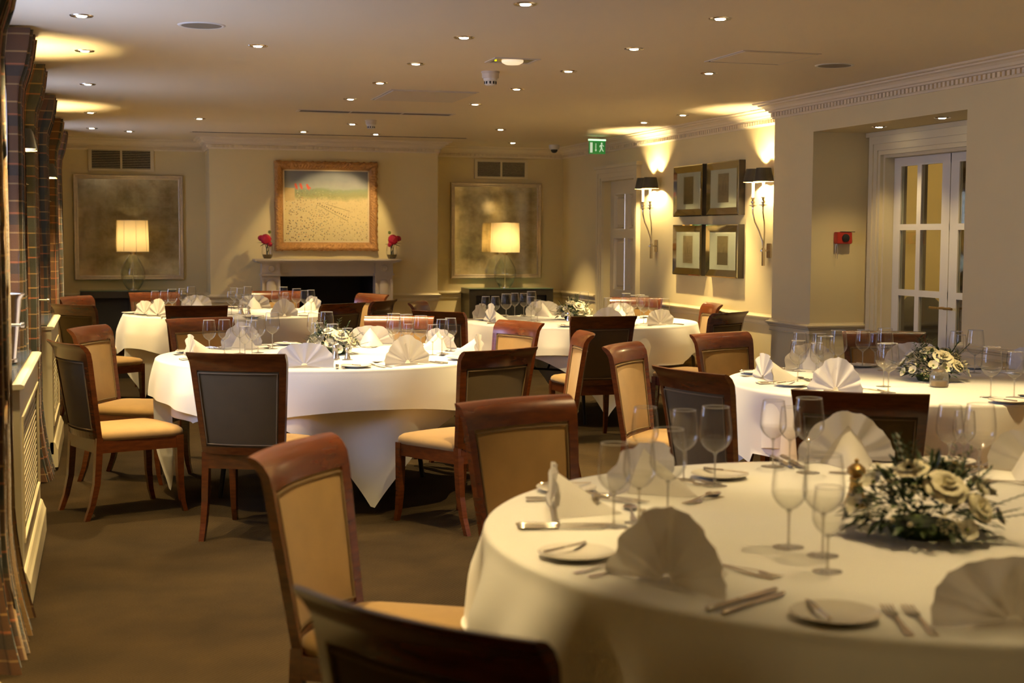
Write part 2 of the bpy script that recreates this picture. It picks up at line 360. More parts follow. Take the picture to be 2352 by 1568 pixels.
def lamp(kind, name, loc, energy, col, parent=None, radius=.03, spot=None, blend=.6, aim=None):
    l = bpy.data.lights.new(name, kind); l.energy = energy; l.color = col
    l.shadow_soft_size = radius
    if kind == 'SPOT': l.spot_size = spot; l.spot_blend = blend
    o = bpy.data.objects.new(name, l); C.objects.link(o)
    o.location = loc
    if aim is not None: o.rotation_euler = (Vector(aim) - Vector(loc)).to_track_quat('-Z', 'Y').to_euler()
    return o

# ------------------------------------------------------------------ room shell
ZC = 2.39; XL = -.62; XR = 4.898; XP = 4.673; YB = 15.0; Y0 = -1.6; YBR = 14.4; XA = 5.1
struct('floor', box(XL - .3, Y0 - .3, -.08, 7.7, YB + .3, 0), M['carpet'])
struct('ceiling', box(XL - .3, Y0 - .3, ZC, 5.3, YB + .3, ZC + .1), M['ceil'])
def wall_y(name, x0, x1, ya, yb, holes, z1=ZC, m=None):
    """a wall along Y between x0 and x1; holes = (ya, yb, za, zb)"""
    bm = bmesh.new(); y = ya
    for a, b, za, zb in sorted(holes):
        add_box(bm, x0, y, 0, x1, a, z1)
        if za > 0: add_box(bm, x0, a, 0, x1, b, za)
        if zb < z1: add_box(bm, x0, a, zb, x1, b, z1)
        y = b
    add_box(bm, x0, y, 0, x1, yb, z1)
    return struct(name, bm, m or M['wall'])
WIN = [(5.5, 6.85), (9.3, 9.9), (13.1, 13.6)]
wall_y('wall_left', XL - .18, XL, Y0, YB, [(a, b, .95, 2.18) for a, b in WIN])
bm = box(XL, YB, 0, XR, YB + .15, ZC)
struct('wall_back', bm, M['wall'])
bm = bmesh.new()      # chimney breast, hollow at the firebox
add_box(bm, 1.03, YBR, 0, 1.716, YB, ZC); add_box(bm, 2.663, YBR, 0, 3.34, YB, ZC); add_box(bm, 1.716, YBR, 1.02, 2.663, YB, ZC)
struct('wall_chimney', bm, M['wall'])
wall_y('wall_right', XR, XR + .3, 9.41, YB, [(12.76, 13.66, 0, 1.985)])
wall_y('wall_pier', XP, XA + .12, 7.025, 9.41, [(7.025, 8.825, 0, 2.145)])
bm = bmesh.new(); add_box(bm, XP, Y0, 0, XA + .12, 7.025, ZC); struct('wall_pier_near', bm, M['wall'])
wall_y('wall_alcove', XA, XA + .12, 7.03, 8.82, [(7.24, 8.63, 0, 1.985)], z1=2.144)
struct('wall_front', box(XL - .2, Y0 - .15, 0, 5.3, Y0, ZC), M['wall'])
# lobby behind the french doors
bm = bmesh.new(); add_box(bm, 7.3, 6.2, 0, 7.4, 11, 2.5); add_box(bm, 5.3, 10.9, 0, 7.4, 11, 2.5); add_box(bm, 5.23, 6.1, 0, 7.4, 6.2, 2.5); add_box(bm, 5.3, 6.1, 2.5, 7.4, 11, 2.6)
add_box(bm, 5.2, 9.41, 0, 5.3, 11, 2.5)
struct('wall_lobby', bm, M['wall'])

def offset_path(path, d, closed=False):
    n = len(path); out = []
    for i in range(n):
        p = Vector(path[i])
        segs = []
        if i > 0 or closed: segs.append(p - Vector(path[i - 1]))
        if i < n - 1 or closed: segs.append(Vector(path[(i + 1) % n]) - p)
        ns = [Vector((s.y, -s.x)).normalized() for s in segs]
        if len(ns) == 1: m_ = ns[0]; k = 1
        else:
            m_ = (ns[0] + ns[1]); m_.normalize(); k = 1 / max(.3, m_.dot(ns[0]))
        out.append(p + m_ * d * k)
    return out
def sweep(path, prof, closed=False):
    bm = bmesh.new(); cols = []
    for d, z in prof:
        cols.append([bm.verts.new((q.x, q.y, z)) for q in offset_path(path, d, closed)])
    n = len(path); m = n if closed else n - 1; k = len(prof)
    for i in range(m):
        j = (i + 1) % n
        for a in range(k):
            b = (a + 1) % k
            bm.faces.new((cols[a][i], cols[a][j], cols[b][j], cols[b][i]))
    if not closed:
        bm.faces.new([cols[a][0] for a in range(k)]); bm.faces.new([cols[a][-1] for a in range(k)][::-1])
    return bm
def cornice(name, path, top=ZC):
    b = top - .115
    prof = [(0, b), (.012, b), (.016, b + .010), (.022, b + .013), (.022, b + .042), (.034, b + .046), (.036, b + .056), (.050, b + .060),
            (.058, b + .074), (.074, b + .086), (.092, b + .092), (.094, b + .100), (.118, b + .104), (.124, b + .110), (.124, top), (0, top)]
    o = struct(name, sweep(path, prof), M['cornice'])
    bm = bmesh.new()
    for (x0, y0), (x1, y1) in zip(path, path[1:]):
        L = math.hypot(x1 - x0, y1 - y0); dx, dy = (x1 - x0) / L, (y1 - y0) / L; nx, ny = dy, -dx
        n = max(2, int((L - .05) / .043))
        for i in range(n):
            t = .03 + (L - .06) * i / (n - 1)
            cx, cy_ = x0 + dx * t, y0 + dy * t
            w_ = .012
            vs = []
            for z in (b + .014, b + .041):
                for s, d in ((-w_, .020), (w_, .020), (w_, .034), (-w_, .034)):
                    vs.append(bm.verts.new((cx + dx * s + nx * d, cy_ + dy * s + ny * d, z)))
            for f in ((0, 1, 2, 3), (4, 5, 6, 7), (0, 1, 5, 4), (1, 2, 6, 5), (2, 3, 7, 6), (3, 0, 4, 7)): bm.faces.new([vs[q] for q in f])
    d = obj('dentils', bm, M['cornice'], o); d['kind'] = 'stuff'
    return o
cornice('trim_1', [(XL, Y0), (XL, YB), (1.03, YB), (1.03, YBR), (3.34, YBR), (3.34, YB), (XR, YB), (XR, 9.41), (XP, 9.41), (XP, Y0)])
def rail(name, path, z=.80):
    prof = [(0, z - .045), (.012, z - .045), (.014, z - .036), (.008, z - .033), (.008, z - .012), (.018, z - .006), (.022, z + .004), (.034, z + .010), (.036, z + .020), (.028, z + .026), (.014, z + .030), (.010, z + .038), (0, z + .038)]
    return struct(name, sweep(path, prof), M['trim'])
rail('trim_2', [(XL, YB), (1.03, YB), (1.03, YBR), (1.50, YBR)])
rail('trim_3', [(2.85, YBR), (3.34, YBR), (3.34, YB), (XR, YB), (XR, 13.875)])
rail('trim_4', [(XR, 12.62), (XR, 9.41), (XP, 9.41), (XP, 8.825), (XA, 8.825)])
rail('trim_5', [(XP, 7.025), (XP, Y0)])
rail('trim_6', [(XL, Y0), (XL, 2.6)])
def skirt(name, path):
    prof = [(0, 0), (.020, 0), (.020, .12), (.014, .135), (.010, .155), (0, .16)]
    return struct(name, sweep(path, prof), M['trim'])
skirt('baseboard_back', [(XL, YB), (1.03, YB), (1.03, YBR), (1.50, YBR)])
skirt('baseboard_chimney', [(2.85, YBR), (3.34, YBR), (3.34, YB), (XR, YB), (XR, 13.875)])
skirt('baseboard_right', [(XR, 12.62), (XR, 9.41), (XP, 9.41), (XP, 8.825), (XA, 8.825)])
skirt('baseboard_near', [(XP, 7.025), (XP, Y0)])
skirt('baseboard_left', [(-.50, 7.50), (-.50, 8.35)])

for k, (a, b) in enumerate(((4.25, 4.72), (7.50, 8.35), (10.85, 12.15))):
    struct('wall_window_pier' + ('' if k == 0 else '.%03d' % k), box(XL, a, 0, -.50, b, ZC - .12), M['wall'])
# windows in the left wall
for i, (a, b) in enumerate(WIN):
    t = bpy.data.objects.new('window_%d' % (i + 1), None); C.objects.link(t); t['kind'] = 'structure'
    bm = bmesh.new(); x = XL - .12
    for y in (a, b - .05): add_box(bm, x - .03, y, .95, x + .03, y + .05, 2.18)
    for z in (.95, 1.53, 2.13): add_box(bm, x - .03, a, z, x + .03, b, z + .05)
    obj('window_frame', bm, M['white'], t)
    bm = bmesh.new()
    for k in (1, 2):
        y = a + (b - a) * k / 3; add_box(bm, x - .012, y - .01, 1.0, x + .012, y + .01, 2.13)
    obj('glazing_bar', bm, M['white'], t)
    obj('window_pane', box(x - .002, a + .05, 1.0, x + .002, b - .05, 2.13), M['pane'], t)
    obj('window_sill', box(XL - .12, a - .02, .93, XL + .04, b + .02, .952), M['white'], t)

# panelled door in the recessed wall
def arch_frame(bm, x, ya, yb, zt, wd=.105, proud=.045):
    """architrave facing -X around an opening ya..yb"""
    for k, (o0, o1, pr) in enumerate(((0, .03, .6), (.03, .075, .8), (.075, wd, 1.0))):
        p_ = proud * pr
        add_box(bm, x - p_, ya - o1, 0, x, ya - o0, zt + o1); add_box(bm, x - p_, yb + o0, 0, x, yb + o1, zt + o1)
        add_box(bm, x - p_, ya - o0, zt + o0, x, yb + o0, zt + o1)
d1 = bpy.data.objects.new('door_1', None); C.objects.link(d1); d1['kind'] = 'structure'
bm = bmesh.new(); arch_frame(bm, XR, 12.76, 13.66, 1.985, .12)
add_box(bm, XR - .06, 12.60, 2.105, XR, 13.82, 2.135)
obj('door_frame', bm, M['trim'], d1)
bm = bmesh.new(); XD = 4.97
cols = ((12.86, 13.155), (13.245, 13.545)); rows = ((.12, .80), (.90, 1.415), (1.505, 1.85))
ys = [12.76, 12.86, 13.155, 13.245, 13.545, 13.66]
for k in (0, 2, 4): add_box(bm, XD, ys[k], 0, XD + .05, ys[k + 1], 1.985)
for a, b in ((0, .12), (.80, .90), (1.415, 1.505), (1.85, 1.985)):
    for c in cols: add_box(bm, XD, c[0], a, XD + .05, c[1], b)
leaf = obj('door_leaf', bm, M['trim'], d1)
for c in cols:
    for r_ in rows:
        bm = bmesh.new()
        a, b = c; z0, z1 = r_
        A = [(XD - .006, a, z0), (XD - .006, b, z0), (XD - .006, b, z1), (XD - .006, a, z1)]
        q = .022; B = [(XD + .032, a + q, z0 + q), (XD + .032, b - q, z0 + q), (XD + .032, b - q, z1 - q), (XD + .032, a + q, z1 - q)]
        q = .045; Cc = [(XD + .012, a + q, z0 + q), (XD + .012, b - q, z0 + q), (XD + .012, b - q, z1 - q), (XD + .012, a + q, z1 - q)]
        va, vb, vc = [[bm.verts.new(p) for p in S] for S in (A, B, Cc)]
        for k in range(4):
            j = (k + 1) % 4; bm.faces.new((va[k], va[j], vb[j], vb[k])); bm.faces.new((vb[k], vb[j], vc[j], vc[k]))
        bm.faces.new(vc)
        obj('door_panel', bm, M['trim'], d1)
# french doors in the alcove
d2 = bpy.data.objects.new('door_2', None); C.objects.link(d2); d2['kind'] = 'structure'
bm = bmesh.new(); arch_frame(bm, XA, 7.24, 8.63, 1.985, .125, .04)
add_box(bm, XA - .03, 7.04, 2.112, XA, 8.82, 2.143)
add_box(bm, XA, 7.24, 0, XA + .12, 7.262, 1.985); add_box(bm, XA, 8.608, 0, XA + .12, 8.63, 1.985); add_box(bm, XA, 7.262, 1.965, XA + .12, 8.608, 1.985)
obj('door_frame', bm, M['trim'], d2)
XG = 5.17
for yo, sgn in ((8.605, -1), (7.265, 1)):
    bm = bmesh.new(); bd = bmesh.new()
    Y = lambda v: yo + sgn * v
    W = .665
    for u0, u1 in ((0, .085), (.285, .335), (.575, W)):
        add_box(bm, XG, Y(u0), .2, XG + .025, Y(u1), 1.963); add_box(bd, XG + .0255, Y(u0 + .004), .2, XG + .05, Y(u1 - .004), 1.96)
    for z0, z1 in ((.01, .2), (.585, .635), (1.04, 1.082), (1.478, 1.518), (1.905, 1.963)):
        add_box(bm, XG - .0005, Y(0), z0, XG + .0245, Y(W), z1)
        add_box(bd, XG + .026, Y(.004), z0 + .004, XG + .0495, Y(W - .004), z1 - .004)
    lf = obj('door_leaf', bm, M['white'], d2); bk = obj('leaf_reverse', bd, M['lacquer'], lf)
    for u0, u1 in ((.085, .285), (.335, .575)):
        for z0, z1 in ((.2, .585), (.635, 1.04), (1.082, 1.478), (1.518, 1.905)):
            obj('door_pane', box(XG + .010, Y(u0), z0, XG + .014, Y(u1), z1), M['pane'], lf)
    bm = bmesh.new(); add_tube(bm, [(XG - .002, Y(W - .03), .98), (XG - .05, Y(W - .03), .98), (XG - .05, Y(W - .12), .98)], .008, 8)
    obj('door_handle', bm, M['brass'], lf, smooth=True)
lamp('POINT', 'lobby_light', (6.3, 9.2, 2.2), 26, (1, .70, .34), radius=.1)
# armchair in the lobby seen through the lower panes
t = thing('armchair', 'dark armchair with a rounded back standing in the lobby behind the glazed doors', 'armchair', (5.75, 8.95, 0), .3)
bm = bmesh.new()
secs = []
for k in range(9):
    z = .25 + .75 * k / 8; r_ = .36 * math.sqrt(max(.05, 1 - max(0, (z - .7) / .31) ** 2))
    secs.append([(r_ * math.cos(a), .12 + .10 * math.sin(a) + .05 * (z - .3), z) for a in [2 * PI * i / 20 for i in range(20)]])
add_loft(bm, secs); obj('backrest', bm, M['dark'], t, smooth=True)
obj('seat', box(-.34, -.45, .22, .34, .1, .45), M['dark'], t, bevel=.04)
for sx in (-1, 1):
    obj('armrest', box(sx * .36 - .05, -.45, .2, sx * .36 + .05, .1, .62), M['dark'], t, bevel=.03)
    for sy in (-.4, .15):
        obj('leg', box(sx * .3 - .02, sy - .02, 0, sx * .3 + .02, sy + .02, .22), M['wood'], t)

# ------------------------------------------------------------------ ceiling fittings
DL = [(-.071, 6.67), (-.071, 7.92), (-.071, 9.65), (-.071, 11.86), (-.071, 13.57),
      (1.713, 5.77), (1.713, 6.82), (1.713, 7.93), (1.708, 8.98), (1.707, 10.09), (2.65, 5.89), (2.65, 6.955), (2.64, 8.0), (2.633, 9.06), (2.645, 10.19),
      (3.46, 7.84), (.782, 7.44), (4.437, 10.55), (.794, 12.17), (.262, 13.85), (1.818, 13.36), (2.519, 13.46), (3.48, 12.49), (4.089, 14.2), (4.413, 11.33), (2.10, 12.32),
      (3.46, 5.0), (3.46, 3.7), (.78, 4.9), (2.15, 4.15), (.78, 2.9), (1.98, 2.85), (-.071, 5.3), (-.071, 3.8), (1.6, 1.7), (2.9, 1.6), (.4, -.4), (2.2, -.4), (3.9, -.4)]  # rose-dome spot and last three added out of view to brighten table and mirrors
names_dl = {}
def where(x, y):
    a = 'the window curtains' if x < .4 else 'the middle of the ceiling' if x < 3.0 else 'the sconce wall'
    return a
dl0 = None
rows_lbl = {0: 'row of spotlights beside the curtains', 1: 'row over the middle table', 2: 'row in line with the smoke detector'}
def dl_label(i, x, y):
    o_ = ['first', 'second', 'third', 'fourth', 'fifth']
    if i < 5: return 'round recessed ceiling spotlight, %s along the row beside the curtains' % o_[i]
    if i < 10: return 'round recessed ceiling spotlight, %s in the row over the middle table' % o_[i - 5]
    if i < 15: return 'round recessed ceiling spotlight, %s in the row past the emergency light' % o_[i - 10]
    ex = {15: 'between the ceiling hatch and the recessed alcove', 16: 'alone beside the round speaker over the window aisle', 17: 'in front of the picture wall cornice', 18: 'dim, short of the left mirror vent', 19: 'dim, close to the left mirror cornice',
          20: 'just before the ceiling slot above the painting', 21: 'aimed at the painting beside the slot end', 22: 'above the corner table towards the back', 23: 'above the right sideboard lamp', 24: 'beside the glow of the first sconce', 25: 'beside the smaller smoke detector'}
    if i in ex: return 'round recessed ceiling spotlight %s' % ex[i]
    out = ['beyond the frame by the near pier wall', 'beyond the frame over the chair past the flowers', 'beyond the frame over the aisle before the middle table', 'beyond the frame between the front and french-door tables',
           'beyond the frame over the red-brown crested chair', 'added beyond the frame straight over the large rose dome', 'beyond the frame over the ice bucket', 'beyond the frame over the nearest curtain', 'beyond the frame over the foremost chair',
           'beyond the frame over the door side of the front table', 'added behind the viewer at the window end', 'added behind the viewer in the middle', 'added behind the viewer at the pier end']
    return 'round recessed ceiling spotlight ' + out[i - 26]
for i, (x, y) in enumerate(DL):
    lab = dl_label(i, x, y)
    if dl0 is None:
        dl0 = thing('ceiling_spotlight', lab, 'spotlight', (x, y, ZC), 0, 'recessed ceiling spotlights')
        obj('trim_ring', lathe([(.030, -.001), (.034, -.0045), (.048, -.0045), (.052, 0)], 28), M['silver'], dl0, smooth=True)
        obj('bulb', lathe([(0, -.0065), (.020, -.0060), (.024, -.001)], 20), M['bulb'], dl0)
        obj('reflector', lathe([(.0241, -.001), (.0299, -.0012)], 20), M['nickel'], dl0)
        o = dl0
    else:
        o = dup(dl0, (x, y, ZC), 0, lab)
    dim = .15 if i in (18, 19) else {29: .40, 30: .6, 31: .36, 6: .5, 7: 1.45, 8: 1.35, 11: .8, 12: 1.2, 16: .6, 34: .10, 35: .10}.get(i, 1.2 if y > 9 else 1)
    if i == 21:
        lamp('SPOT', 'spot_beam', (x, y, ZC - .03), 46, SPOT_COL, None, .02, math.radians(62), .35, (2.2, YBR, 1.35))
    else:
        lamp('SPOT', 'spot_beam', (x, y, ZC - .02), SPOT_W * dim, SPOT_COL, None, .022, math.radians(70), .55, (.30, 3.45, .3) if i == 30 else (x, y, 0))
# the pair in the alcove soffit
for k, (x, y) in enumerate(((4.86, 8.29), (4.85, 7.55))):
    dup(dl0, (x, y, 2.145), 0, 'round spotlight in the alcove soffit, ' + ('closer to the red alarm' if k == 0 else 'over the french door handles'), 'alcove spotlights')
    lamp('SPOT', 'spot_beam', (x, y, 2.125), 16, SPOT_COL, None, .02, math.radians(100), .7, (x, y, 0))
def speaker(x, y, lab):
    t = thing('ceiling_speaker', lab, 'speaker', (x, y, ZC), 0, 'round ceiling speakers')
    obj('bezel', lathe([(.110, 0), (.104, -.004), (.094, -.004), (.090, -.002)], 40), M['white'], t, smooth=True)
    obj('grille', lathe([(0, -.003), (.092, -.003), (.093, 0)], 40), M['spkr'], t)
speaker(.459, 6.805, 'round grey ceiling speaker over the aisle by the curtains')
speaker(3.972, 7.269, 'round grey ceiling speaker before the alcove cornice')
def detector(x, y, s, lab):
    t = thing('smoke_detector', lab, 'smoke detector', (x, y, ZC), 0, 'smoke detectors'); t.scale = (s, s, s)
    obj('base', lathe([(.054, 0), (.054, -.010), (.050, -.012), (.050, -.036), (.047, -.040), (0, -.040)], 28), M['ceilplast'], t, smooth=True)
    obj('head', lathe([(.042, -.040), (.040, -.052), (.034, -.056), (.034, -.075), (.026, -.082), (0, -.083)], 28), M['white'], t, smooth=True)
    for k in range(10):
        a = 2 * PI * k / 10
        obj('vent_slot', xform(box(.032, -.004, -.073, .0365, .004, -.058), Matrix.Rotation(a, 4, 'Z')), M['dark'], t)
detector(2.213, 8.17, 1, 'larger white smoke detector beside the square emergency light')
detector(2.181, 11.87, .9, 'smaller white smoke detector beyond the long slot diffuser')
t = thing('emergency_light', 'square recessed emergency light with a lit reflector next to the smoke detector', 'emergency light', (2.19, 7.62, ZC), 0)
bm = bmesh.new()
for a in ((-.13, -.11, .13, -.095), (-.13, .095, .13, .11), (-.13, -.095, -.112, .095), (.112, -.095, .13, .095)): add_box(bm, a[0], a[1], -.005, a[2], a[3], 0)
obj('frame', bm, M['ceilplast'], t)
obj('reflector_plate', box(-.112, -.095, -.002, .112, .095, 0), M['nickel'], t)
obj('lit_dome', lathe([(.062, 0), (.058, -.012), (.04, -.022), (0, -.026)], 24), emis('lit_diffuser', (1, .8, .5), .5), t, smooth=True)
obj('led_lamp', box(-.10, .0, -.006, -.09, .01, 0), emis('yellow_led', (.8, .8, 0), 1.5), t)
def hatch(x0, y0, x1, y1, lab, m='ceil', drop=0.0):
    t = thing('ceiling_hatch', lab, 'hatch', ((x0 + x1) / 2, (y0 + y1) / 2, ZC), 0, 'ceiling access hatches'); a, b = (x1 - x0) / 2, (y1 - y0) / 2
    bm = bmesh.new()
    for q in ((-a, -b, a, -b + .012), (-a, b - .012, a, b), (-a, -b + .012, -a + .012, b - .012), (a - .012, -b + .012, a, b - .012)): add_box(bm, q[0], q[1], -.004, q[2], q[3], 0)
    obj('hatch_frame', bm, M['ceilplast'], t)
    obj('painted_gap_shade', box(-a + .012, -b + .012, -.001, a - .012, b - .012, 0), M['dark'], t)  # black sheet painted in as the shade of the recessed edge
    obj('hatch_panel', box(-a + .018, -b + .016, -.006 - drop, a - .018, b - .045, -.0015), M[m], t)
hatch(1.85, 9.33, 2.45, 10.08, 'cream ceiling access hatch with a dark gap on its edge', 'ceilplast', .004)
hatch(3.205, 6.83, 3.655, 7.33, 'square ceiling hatch in front of the second round speaker')
t = thing('slot_diffuser', 'long slotted air diffuser set in the ceiling before the fireplace', 'air diffuser', (2.085, 11.12, ZC), .0)
bm = bmesh.new()
for q in ((-.62, -.09, .62, -.075), (-.62, .075, .62, .09), (-.62, -.075, -.60, .075), (.60, -.075, .62, .075), (-.21, -.075, -.20, .075), (.20, -.075, .21, .075)): add_box(bm, q[0], q[1], -.006, q[2], q[3], 0)
obj('frame', bm, M['ceilplast'], t)
obj('backing', box(-.6, -.075, -.001, .6, .075, 0), M['lacquer'], t)
for k in range(5):
    y = -.055 + .0275 * k; obj('slat', xform(box(-.6, -.003, -.004, .6, .003, -.001), Matrix.Translation((0, y, 0))), M['spkr'], t)
t = thing('linear_slot', 'thin dark linear slot across the ceiling before the chimney breast', 'air slot', (2.15, 13.72, ZC), 0)
obj('slot', box(-1.32, -.012, -.003, 1.32, .012, 0), M['dark'], t); obj('slot_edge', box(-1.34, .014, -.004, 1.34, .03, 0), M['ceilplast'], t)
t = thing('security_camera', 'black dome security camera with a white collar on the ceiling corner', 'camera', (4.60, 14.40, ZC), 0)
obj('collar', lathe([(.058, 0), (.056, -.03), (.046, -.048), (0, -.048)], 24), M['white'], t, smooth=True)
obj('dome', lathe([(.036, -.048), (.034, -.065), (.02, -.08), (0, -.084)], 20), M['black'], t, smooth=True)
# exit sign, flat green panel with the running figure
t = thing('exit_sign', 'green lit exit sign with running figure, arrow and door hung by the cornice', 'exit sign', (4.585, 13.0, 2.22), math.radians(6))
obj('panel', box(-.085, -.008, 0, .085, .008, .125), M['grn'], t)
obj('light_bar', box(-.088, -.014, .125, .088, .014, .14), M['led'], t)
bm = bmesh.new(); add_tube(bm, [(-.0, 0, .14), (0, 0, .17)], .004, 6); obj('hanger', bm, M['silver'], t)
def poly(bm, pts, y=-.0086, th=.0006):
    lo = [bm.verts.new((x, y, z)) for x, z in pts]; hi = [bm.verts.new((x, y - th, z)) for x, z in pts]
    bm.faces.new(lo); bm.faces.new(hi[::-1]); n = len(pts)
    for i in range(n): bm.faces.new((lo[i], lo[(i + 1) % n], hi[(i + 1) % n], hi[i]))
bm = bmesh.new(); poly(bm, [(-.078, .012), (-.052, .012), (-.052, .108), (-.078, .108)]); obj('door_symbol', bm, M['grnw'], t)
bm = bmesh.new(); poly(bm, [(-.020, .10), (-.014, .10), (-.014, .04), (-.006, .04), (-.017, .022), (-.028, .04), (-.020, .04)]); obj('arrow_symbol', bm, M['grnw'], t)
bm = bmesh.new()
poly(bm, [(.044 + .009 * math.cos(a), .100 + .009 * math.sin(a)) for a in [2 * PI * k / 10 for k in range(10)]])
poly(bm, [(.032, .088), (.048, .090), (.050, .060), (.036, .056)]); poly(bm, [(.048, .088), (.064, .070), (.070, .074), (.052, .090)])
poly(bm, [(.034, .088), (.022, .078), (.024, .062), (.029, .063), (.029, .074), (.038, .082)])
poly(bm, [(.040, .060), (.050, .060), (.056, .040), (.068, .028), (.063, .022), (.048, .036)]); poly(bm, [(.036, .058), (.044, .058), (.038, .038), (.026, .018), (.019, .022), (.030, .040)])
obj('running_figure', bm, M['grnw'], t)

# ------------------------------------------------------------------ back wall: mirrors, vents, painting, mantelpiece
def framed_mirror(x0, z0, x1, z1, lab):
    t = thing('framed_mirror', lab, 'mirror', (x0, YB, z0), 0, 'square antiqued mirrors flanking the chimney'); W, H = x1 - x0, z1 - z0
    f = .046
    prof = [(0, 0), (0, -.03), (.006, -.036), (.016, -.034), (.020, -.030), (.036, -.028), (.040, -.020), (f, -.018), (f, 0)]
    for k in range(4):
        bm = bmesh.new()
        cs = [(0, 0), (W, 0), (W, H), (0, H)]; a = cs[k]; b = cs[(k + 1) % 4]
        d = ((b[0] > a[0]) - (b[0] < a[0]), (b[1] > a[1]) - (b[1] < a[1])); n = (-d[1], d[0])
        A = [bm.verts.new((a[0] + (d[0] + n[0]) * u, y, a[1] + (d[1] + n[1]) * u)) for u, y in prof]
        B = [bm.verts.new((b[0] + (-d[0] + n[0]) * u, y, b[1] + (-d[1] + n[1]) * u)) for u, y in prof]
        m = len(prof)
        for i in range(m): bm.faces.new((A[i], A[(i + 1) % m], B[(i + 1) % m], B[i]))
        bm.faces.new(A[::-1]); bm.faces.new(B)
        obj('frame_side', bm, M['silverleaf'], t)
    obj('mirror_glass', box(f, -.016, f, W - f, -.002, H - f), M['mirror'], t)
    return t
framed_mirror(-.270, .969, .804, 2.030, 'square antiqued mirror behind the lamp beside the curtains')
framed_mirror(3.620, .970, 4.640, 2.006, 'square antiqued mirror behind the lamp beside the panelled door corner')
def vent(x0, z0, x1, z1, lab):
    t = thing('air_vent', lab, 'vent', (x0, YB, z0), 0, 'grey air vents'); W, H = x1 - x0, z1 - z0
    bm = bmesh.new(); f = .034
    for q in ((0, 0, W, f * .75), (0, H - f * .75, W, H), (0, f * .75, f, H - f * .75), (W - f, f * .75, W, H - f * .75), (W / 2 - .01, f * .75, W / 2 + .01, H - f * .75)): add_box(bm, q[0], -.02, q[1], q[2], 0, q[3])
    obj('frame', bm, M['trim'], t, bevel=.002)
    obj('dark_backing', box(f, -.004, f * .7, W - f, 0, H - f * .7), M['dark'], t)  # black sheet put in as the shade inside the vent
    n = 11
    for k in range(n):
        z = f * .75 + (H - 1.5 * f) * (k + .5) / n
        obj('slat', box(f, -.013, z - .0019, W - f, -.007, z + .0019), M['trim'], t)
    bm = bmesh.new(); nv = 30
    for k in range(nv):
        x = f + (W - 2 * f) * (k + .5) / nv; add_box(bm, x - .0011, -.009, f * .75, x + .0011, -.005, H - f * .75)
    o = obj('rear_vanes', bm, M['dark'], t); o['kind'] = 'stuff'  # vanes coloured black as the shade behind the slats
    return t
v1 = vent(-.120, 2.066, .520, 2.302, 'slatted air vent above the mirror beside the curtains')
v2 = vent(3.884, 2.049, 4.487, 2.258, 'slatted air vent above the mirror near the exit sign')
v3 = dup(v1, (3.0, Y0, 1.95), PI, 'slatted air vent on the wall behind the viewer')
# painting
t = thing('framed_painting', 'oil painting of a race meeting in a carved gilt frame above the mantelpiece', 'painting', (1.667, YBR, 1.276), 0)
W, H = 1.035, .892; f = .083
for k in range(4):
    bm = bmesh.new(); cs = [(0, 0), (W, 0), (W, H), (0, H)]; a = Vector(cs[k]); b = Vector(cs[(k + 1) % 4]); d = (b - a).normalized(); n = Vector((-d.y, d.x)); L = (b - a).length
    prof = [(0, 0), (0, -.035), (.012, -.052), (.028, -.056), (.045, -.046), (.060, -.040), (.072, -.036), (.076, -.030), (.082, -.028), (f, 0)]
    N = 60; rows_ = []
    for i in range(N + 1):
        s = i / N; row = []
        for j, (u, y) in enumerate(prof):
            p = a + n * u + d * (u + (L - 2 * u) * s)
            bump = 0
            if 1 <= j <= 5: bump = .007 * math.sin(s * L * 95 + j * 1.7) + .005 * rnd.uniform(-1, 1)
            corner = .012 * math.exp(-(min(s, 1 - s) * L / .07) ** 2) + .008 * math.exp(-((s - .5) * L / .06) ** 2)
            q = p - n * ((bump * .5 if j <= 1 else 0) + (corner * .5 if j <= 1 else 0))
            row.append(bm.verts.new((q.x, y - (abs(bump) + (corner if 1 <= j <= 5 else 0)), q.y)))
        rows_.append(row)
    for A, B in zip(rows_, rows_[1:]):
        for j in range(len(prof) - 1): bm.faces.new((A[j], A[j + 1], B[j + 1], B[j]))
    obj('frame_side', bm, M['gilt'], t)
bm = bmesh.new()
for q in ((f, f, W - f, f + .012), (f, H - f - .012, W - f, H - f), (f, f, f + .012, H - f), (W - f - .012, f, W - f, H - f)): add_box(bm, q[0], -.030, q[1], q[2], -.004, q[3])
obj('liner', bm, M['liner'], t)
cv = obj('canvas', box(0, -.018, 0, W - 2 * f - .024, -.006, H - 2 * f - .024), M['oil'], t, loc=(f + .012, 0, f + .012))
bm = bmesh.new()
for x, z in ((.115, .545), (.165, .545), (.232, .540)):
    poly(bm, [(x - .014, z + .030), (x + .004, z + .034), (x + .016, z + .004), (x + .020, z - .030), (x + .002, z - .022), (x - .010, z + .004)], -.0182, .0006)
poly(bm, [(.232, .540), (.262, .520), (.268, .532), (.24, .556)], -.0184, .0006)
obj('painted_flags', bm, M['flagred'], cv)
bm = bmesh.new(); poly(bm, [(.004, .40), (.104, .405), (.104, .53), (.004, .535)], -.0182, .0006); obj('painted_hoarding', bm, M['hoarding'], cv)
bm = bmesh.new()
for k in range(15):
    x = .33 + .022 * k; z = .375 - .010 * k + rnd.uniform(-.006, .006); poly(bm, [(x, z), (x + .010, z + .002), (x + .007, z + .012), (x + .001, z + .010)], -.0182, .0006)
for a, b in (((.34, .36), (.64, .20)), ((.42, .37), (.66, .30))): poly(bm, [a, (b[0], b[1]), (b[0], b[1] + .003), (a[0], a[1] + .003)], -.0182, .0006)
obj('painted_runners', bm, M['lacquer'], cv)
